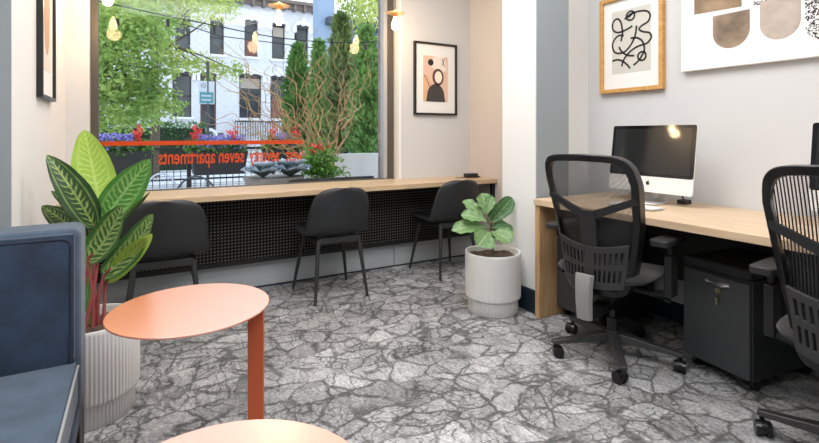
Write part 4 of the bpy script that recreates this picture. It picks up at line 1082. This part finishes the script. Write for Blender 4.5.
# iron railing with troughs of flowers
IRON = mat('black_iron', (.012, .012, .013), .5)
YF = 6.4
fe = empty('iron_railing', (0, YF, 0)); tag(fe, 'black iron railing of thin pickets outside the window', 'railing')
xa, xb = -1.3, 1.75
MB().box((xa, -.02, .965), (xb, .02, .995)).box((xa, -.015, .60), (xb, .015, .62)).box((xa, -.015, .12), (xb, .015, .15)).build('rail', IRON, fe, smooth=False)
for x in (-1.28, .02, .55, 1.72): MB().box((x-.022, -.022, 0), (x+.022, .022, 1.12)).build('post', IRON, fe, smooth=False)
pk = MB(); k = xa+.03
while k < xb: pk.box((k, -.004, .15), (k+.008, .004, .97)); k += .075
k = .20
while k < .96: pk.box((xa, -.003, k), (xb, .003, k+.005)); k += .05
pk.build('pickets', IRON, fe, smooth=False)
PURP = mat('purple_petals', (.28, .24, .62), .6, var=.5, vscale=60); REDF = mat('red_petals', (.80, .06, .05), .5); GRN = foliage_mat('bedding_green', (.04, .13, .02), (.18, .36, .08), 12)
def trough(px0_, px1_, pt, pb_, y, label, seed, purple, reds):
    rnd = random.Random(seed); a = PY(px0_, pb_, y); b = PY(px1_, pb_, y); top = PY((px0_+px1_)/2, pt, y).z; bot = PY((px0_+px1_)/2, pb_, y).z
    t = empty('flower_trough', ((a.x+b.x)/2, y, bot)); hw = (b.x-a.x)/2; hh = top-bot
    bx = MB().add([Vector(q) for q in ((-hw*.88, -.12, 0), (hw*.88, -.12, 0), (hw*.88, .12, 0), (-hw*.88, .12, 0), (-hw, -.15, hh), (hw, -.15, hh), (hw, .15, hh), (-hw, .15, hh))], [(0, 3, 2, 1), (0, 1, 5, 4), (1, 2, 6, 5), (2, 3, 7, 6), (3, 0, 4, 7), (4, 5, 6, 7)])
    bx.build('trough', mat('black_trough', (.02, .02, .022), .6), t, bevel=.01)
    g = MB(); leaves(g, [Vector((rnd.uniform(-hw, hw), rnd.uniform(-.16, .16), hh+rnd.uniform(-.06, .10))) for _ in range(900)], .05, rnd, up=.5)
    g.build('foliage', GRN, t, smooth=False)
    f = MB()
    for (u0, u1) in purple:
        leaves(f, [Vector((hw*(2*rnd.uniform(u0, u1)-1), rnd.uniform(-.16, .14), hh+rnd.uniform(.02, .19))) for _ in range(int(900*(u1-u0)+200))], .035, rnd, up=.2, elong=.9)
    if f.v: f.build('purple_blossoms', PURP, t, smooth=False)
    for u in reds:
        f = MB(); c = Vector((hw*(2*u-1), -.05, hh+.14)); leaves(f, [c+Vector((rnd.gauss(0, .025), rnd.gauss(0, .025), rnd.gauss(0.02, .05))) for _ in range(70)], .045, rnd, up=1)
        g2 = MB(); leaves(g2, [c+Vector((rnd.gauss(0, .05), rnd.gauss(0, .04), -.10+rnd.gauss(0, .035))) for _ in range(90)], .06, rnd, up=1)
        f.build('red_blossom', REDF, t, smooth=False); g2.build('foliage', GRN, t, smooth=False)
    tag(t, label, 'flower trough', 'flower troughs on the railing'); return t
trough(80, 152, 151, 176, YF-.18, 'black trough of purple flowers behind the tall striped leaves', 21, [(.0, .75)], [.80])
trough(190, 246, 151, 174, YF-.18, 'black trough of purple flowers above the orange word seven', 22, [(.12, .95)], [.08, .75])
_t3 = trough(264, 297, 148, 168, YF-.30, 'black trough with red flowers behind the ornamental cabbages', 23, [(.4, .75)], [.25, .95])
for sx in (-.10, .10):
    MB().box((sx-.012, -.012, -_t3.location.z), (sx+.012, .012, .01)).build('leg', IRON, _t3, smooth=False)
# wire garden chairs
WIRE = mat('pale_wire', (.55, .60, .72), .4, .3); WIRE2 = mat('dark_wire', (.05, .06, .09), .4, .3)
def wire_chair(px, py, y, w, m, label, rz=0):
    top = PY(px, py, y); r = empty('wire_chair', (top.x, y, 0), rz); zt = top.z
    ring = [(w*math.cos(a*PI/16), 0, zt-.28+.28*math.sin(a*PI/16)) for a in range(17)]
    b = MB().tube([(w, 0, .45)]+ring+[(-w, 0, .45)], .009, 8)
    for k in range(-4, 5):
        x = k*w/5; b.tube([(x, 0, .45), (x, 0, zt-.28+.28*math.sqrt(max(0, 1-(x/w)**2)))], .003, 5)
    for z_ in (.55, .63): b.tube([(-w, 0, z_), (w, 0, z_)], .003, 5)
    b.build('backrest', m, r)
    MB().lathe([(0, .44), (w, .44), (w, .455), (0, .455)], 32, c=(0, -.18, 0)).build('seat', m, r)
    for sx in (-1, 1):
        for yy in (.02, -.36): MB().tube([(sx*w*.8, yy, .44), (sx*w*.95, yy*1.1, 0)], .009, 6).build('leg', m, r)
    tag(r, label, 'garden chair', 'wire garden chairs outside')
wire_chair(161, 173.5, 5.3, .16, WIRE, 'pale wire garden chair close behind the striped leaves, beyond the glass', .1)
wire_chair(196, 176.5, 4.9, .20, WIRE2, 'dark wire garden chair below the word apartments on the glass', -.2)
# ornamental cabbages in a bowl
CAB, _nt, _b = new_mat('cabbage_leaf')
_uv = _nt.nodes.new('ShaderNodeUVMap'); _vm = _nt.nodes.new('ShaderNodeVectorMath'); _vm.operation = 'DISTANCE'; _vm.inputs[1].default_value = (.5, .35, 0); _cr = _nt.nodes.new('ShaderNodeValToRGB')
_nt.links.new(_uv.outputs[0], _vm.inputs[0]); _nt.links.new(_vm.outputs['Value'], _cr.inputs[0]); _nt.links.new(_cr.outputs[0], _b.inputs['Base Color']); _b.inputs['Roughness'].default_value = .45
_cr.color_ramp.elements[0].color = (.055, .12, .11, 1); _cr.color_ramp.elements[0].position = .34; _cr.color_ramp.elements[1].color = (.62, .74, .88, 1); _cr.color_ramp.elements[1].position = .68
bx_ = PY(274, 186, 4.35); bw = .33
bl = empty('bowl_planter', (bx_.x, 4.35, 0)); tag(bl, 'low grey-brown stone planter holding the ornamental cabbages', 'planter')
zb_ = PY(276, 185, 4.35).z; zt_ = PY(276, 176.5, 4.35).z
MB().box((-bw*.85, -.11, 0), (bw*.85, .11, zb_)).build('pedestal', mat('stone_taupe', (.33, .30, .27), .85, var=.2, vscale=10), bl, bevel=.02)
MB().lathe([(.0, zb_), (.17, zb_), (.24, zb_+.01), (.27, zt_), (.25, zt_), (.0, zt_-.02)], 40).build('bowl', MATS['stone_taupe'], bl)
for i, (px, py, rr_, lb) in enumerate(((263, 180, .185, 'blue-grey ornamental cabbage in the stone planter, nearer the black troughs'), (290, 179, .205, 'blue-grey ornamental cabbage next to the leafy green bush'))):
    c = PY(px, py, 4.33); cb_ = empty('ornamental_cabbage', c); rnd = random.Random(30+i)
    k = 0
    for ringi, (nl, el, Ln) in enumerate(((7, .42, 1.15), (6, .85, 1.1), (4, 1.15, .85), (2, 1.4, .5))):
        for q in range(nl):
            a = 2*PI*q/nl+ringi*.5+rnd.uniform(-.15, .15); d = Vector((math.cos(a)*math.cos(el), math.sin(a)*math.cos(el), math.sin(el)))
            nrm = Vector((-math.cos(a)*math.sin(el), -math.sin(a)*math.sin(el), math.cos(el)))
            leaf((0, 0, .015), d*rr_*Ln, rr_*Ln*.85, nrm, bend=-.08, cup=.22, ruffle=.07, seed=k, shape=1.25, nu=8, nv=8).build('leaf', CAB, cb_, auto=0); k += 1
    tag(cb_, lb, 'ornamental cabbage', 'ornamental cabbages')
# bush right of the cabbages
bs = empty('leafy_bush', (PY(320, 180, 4.4).x, 4.4, 0)); rnd = random.Random(41); zc = PY(318, 166, 4.4).z
m = MB(); P = []
for _ in range(1500):
    d = Vector((rnd.gauss(0, .065), rnd.gauss(0, .08), rnd.gauss(0, .075))); P.append(Vector((0, 0, zc))+d)
leaves(m, P, .042, rnd, up=.3)
for _ in range(160): pass
leaves(m, [Vector((rnd.gauss(.17, .06), rnd.gauss(0, .06), zc-.07+rnd.gauss(0, .03))) for _ in range(150)], .03, rnd, up=.5)
m.build('foliage', foliage_mat('bush_green', (.05, .18, .02), (.22, .45, .08), 14), bs, smooth=False)
f = MB(); leaves(f, [Vector((rnd.gauss(-.03, .035), rnd.gauss(0, .03), zc+.16+rnd.gauss(0, .02))) for _ in range(90)], .035, rnd, up=.5)
f.build('red_blossoms', REDF, bs, smooth=False)
MB().lathe([(.0, 0), (.16, 0), (.19, zc-.14), (.17, zc-.14), (.0, zc-.16)], 32).build('pot', MATS['stone_taupe'], bs)
tag(bs, 'bright green leafy bush with small red flowers beside the cabbages', 'bush')
bb = MB().box((1.10, 4.10, .70), (1.95, 4.16, .762)).build('sill_box', mat('black_trough', (.02, .02, .022), .6), bevel=.004); bb['kind'] = 'structure'
# curly willow: wriggling bare branches
CW = empty('curly_willow', (PY(330, 150, 5.0).x, 5.0, 0)); rnd = random.Random(77)
wood1 = mat('willow_tan', (.42, .27, .12), .7, var=.3, vscale=20)
br = MB()
tips = [(212, 62), (225, 40), (238, 88), (205, 110), (250, 60), (262, 100), (232, 118), (270, 75), (285, 112), (300, 60), (312, 95), (322, 50), (336, 40), (346, 70), (362, 42), (372, 55), (350, 110), (300, 118), (240, 135), (330, 80), (280, 50), (310, 30)]
base0 = Vector((0, 0, .80)); tips = tips+[(t[0]+rnd.randint(-14, 10), t[1]+rnd.randint(-6, 14)) for t in tips[:16]]; rnd0 = [rnd.uniform(-.3, 1)*(1 if t[0] < 330 else -1) for t in tips]
for i, (tx, ty) in enumerate(tips):
    tip = PY(tx, ty, 5.0+rnd.uniform(-.25, .35))-CW.location; b0 = base0+Vector((rnd.gauss(0, .04), rnd.gauss(0, .04), 0))
    pts = [b0]; n = 11; ax = (tip-b0); s1 = ax.cross(Vector((0, 1, 0))).normalized(); s2 = ax.cross(s1).normalized(); ph = rnd.uniform(0, 6)
    for k in range(1, n+1):
        t = k/n; amp = .05*min(1, t*3)*rnd.uniform(.4, 1.5)
        arc = s1*(.16*math.sin(PI*t))*rnd0[i]
        pts.append(b0+ax*t+arc+s1*amp*math.sin(ph+k*2.1)+s2*amp*math.cos(ph+k*1.7))
    pp_ = bez(pts, 4); N_ = len(pp_); br.tube(pp_, [.0085*(1-.75*k/N_) for k in range(N_)], 5)
    for _ in range(2):
        k = rnd.randrange(N_//3, N_-4); q = pp_[k]; dd = Vector((rnd.uniform(-.22, .12), rnd.uniform(-.1, .1), rnd.uniform(.02, .25)))
        br.tube(bez([q, q+dd*.3+Vector((.03, 0, 0)), q+dd*.65-Vector((.03, 0, 0)), q+dd], 4), .0028, 4)
br.build('branches', wood1, CW)
MB().lathe([(0, 0), (.17, 0), (.20, .55), (.17, .55), (0, .5)], 32).build('pot', MATS['stone_taupe'], CW)
tag(CW, 'tangle of bare curly willow branches in a pot before the conifers', 'branches')
# string lights
BULB2 = mat('string_bulb', (1, .85, .6), .3, emit=(1, .74, .42), es=5)
YS = 5.2
sl = empty('string_lights', (0, YS, 2.3)); tag(sl, 'black string-light wires with small dark sockets hanging outside the window', 'string lights')
wp = [(-1.2, 2.5), (-.2, 2.36), (.6, 2.27), (1.4, 2.20), (2.3, 2.24), (3.2, 2.42)]
MB().tube(bez([(x, 0, z-2.3) for x, z in wp], 6), .006, 6).build('wire', BLACKP, sl)
for k in range(9):
    x = -1.0+.42*k; MB().cyl((x, 0, -.03-.02*(k % 3)), (x, 0, -.10-.02*(k % 3)), .016, n=10).build('socket', BLACKP, sl)
MB().tube([PY(95, -5, 12)-Vector((0, YS, 2.3)), PY(220, 36, 12)-Vector((0, YS, 2.3)), PY(330, 50, 12)-Vector((0, YS, 2.3))], .012, 5).build('wire', BLACKP, sl)
# ------------------------------------------------------------------ lights
def area(loc, rot, sx, sy, e, col=(1, 1, 1)):  # unseen fill lamps added at ceiling height to brighten the room
    l = bpy.data.lights.new('room_fill_light', 'AREA'); l.shape = 'RECTANGLE'; l.size = sx; l.size_y = sy; l.energy = e; l.color = col
    o = bpy.data.objects.new('room_fill_light', l); C.objects.link(o); o.location = loc; o.rotation_euler = rot; return o
area((1.2, 1.9, 3.03), (0, 0, 0), 1.8, 1.2, 42, (1, .99, .985))
area((.9, -.3, 3.03), (0, 0, 0), 2.2, 1.2, 48, (1, .99, .985))
area((-1.2, .3, 3.03), (0, 0, 0), 1.2, 1.6, 22, (1, .99, .985))
w = bpy.data.worlds.new('sky'); bpy.context.scene.world = w; w.use_nodes = True
nt = w.node_tree; bg = nt.nodes['Background']
tc = nt.nodes.new('ShaderNodeTexCoord'); sp = nt.nodes.new('ShaderNodeSeparateXYZ'); nt.links.new(tc.outputs['Generated'], sp.inputs[0])
rr = nt.nodes.new('ShaderNodeValToRGB'); nt.links.new(sp.outputs[2], rr.inputs[0])
rr.color_ramp.elements[0].color = (.93, .965, 1, 1); rr.color_ramp.elements[1].color = (.66, .80, .98, 1); rr.color_ramp.elements[1].position = .8
nt.links.new(rr.outputs[0], bg.inputs[0]); bg.inputs[1].default_value = 1.35
# ------------------------------------------------------------------ camera
cd = bpy.data.cameras.new('camera'); cam = bpy.data.objects.new('camera', cd); C.objects.link(cam)
cd.sensor_width = 36; cd.lens = 36*F/819; cd.shift_y = -(443/2-HY)/819; cd.clip_start = .02; cd.clip_end = 300
cam.location = (0, 0, H); cam.rotation_euler = (PI/2, 0, -YAW)
S = bpy.context.scene; S.camera = cam
S.view_settings.view_transform = 'Standard'; S.view_settings.look = 'None'; S.view_settings.gamma = 1; S.view_settings.use_curve_mapping = False
S.view_settings.exposure = 0.65
S.cycles.use_denoising = True
S.cycles.max_bounces = 8; S.cycles.transparent_max_bounces = 16
S.cycles.sample_clamp_indirect = 6
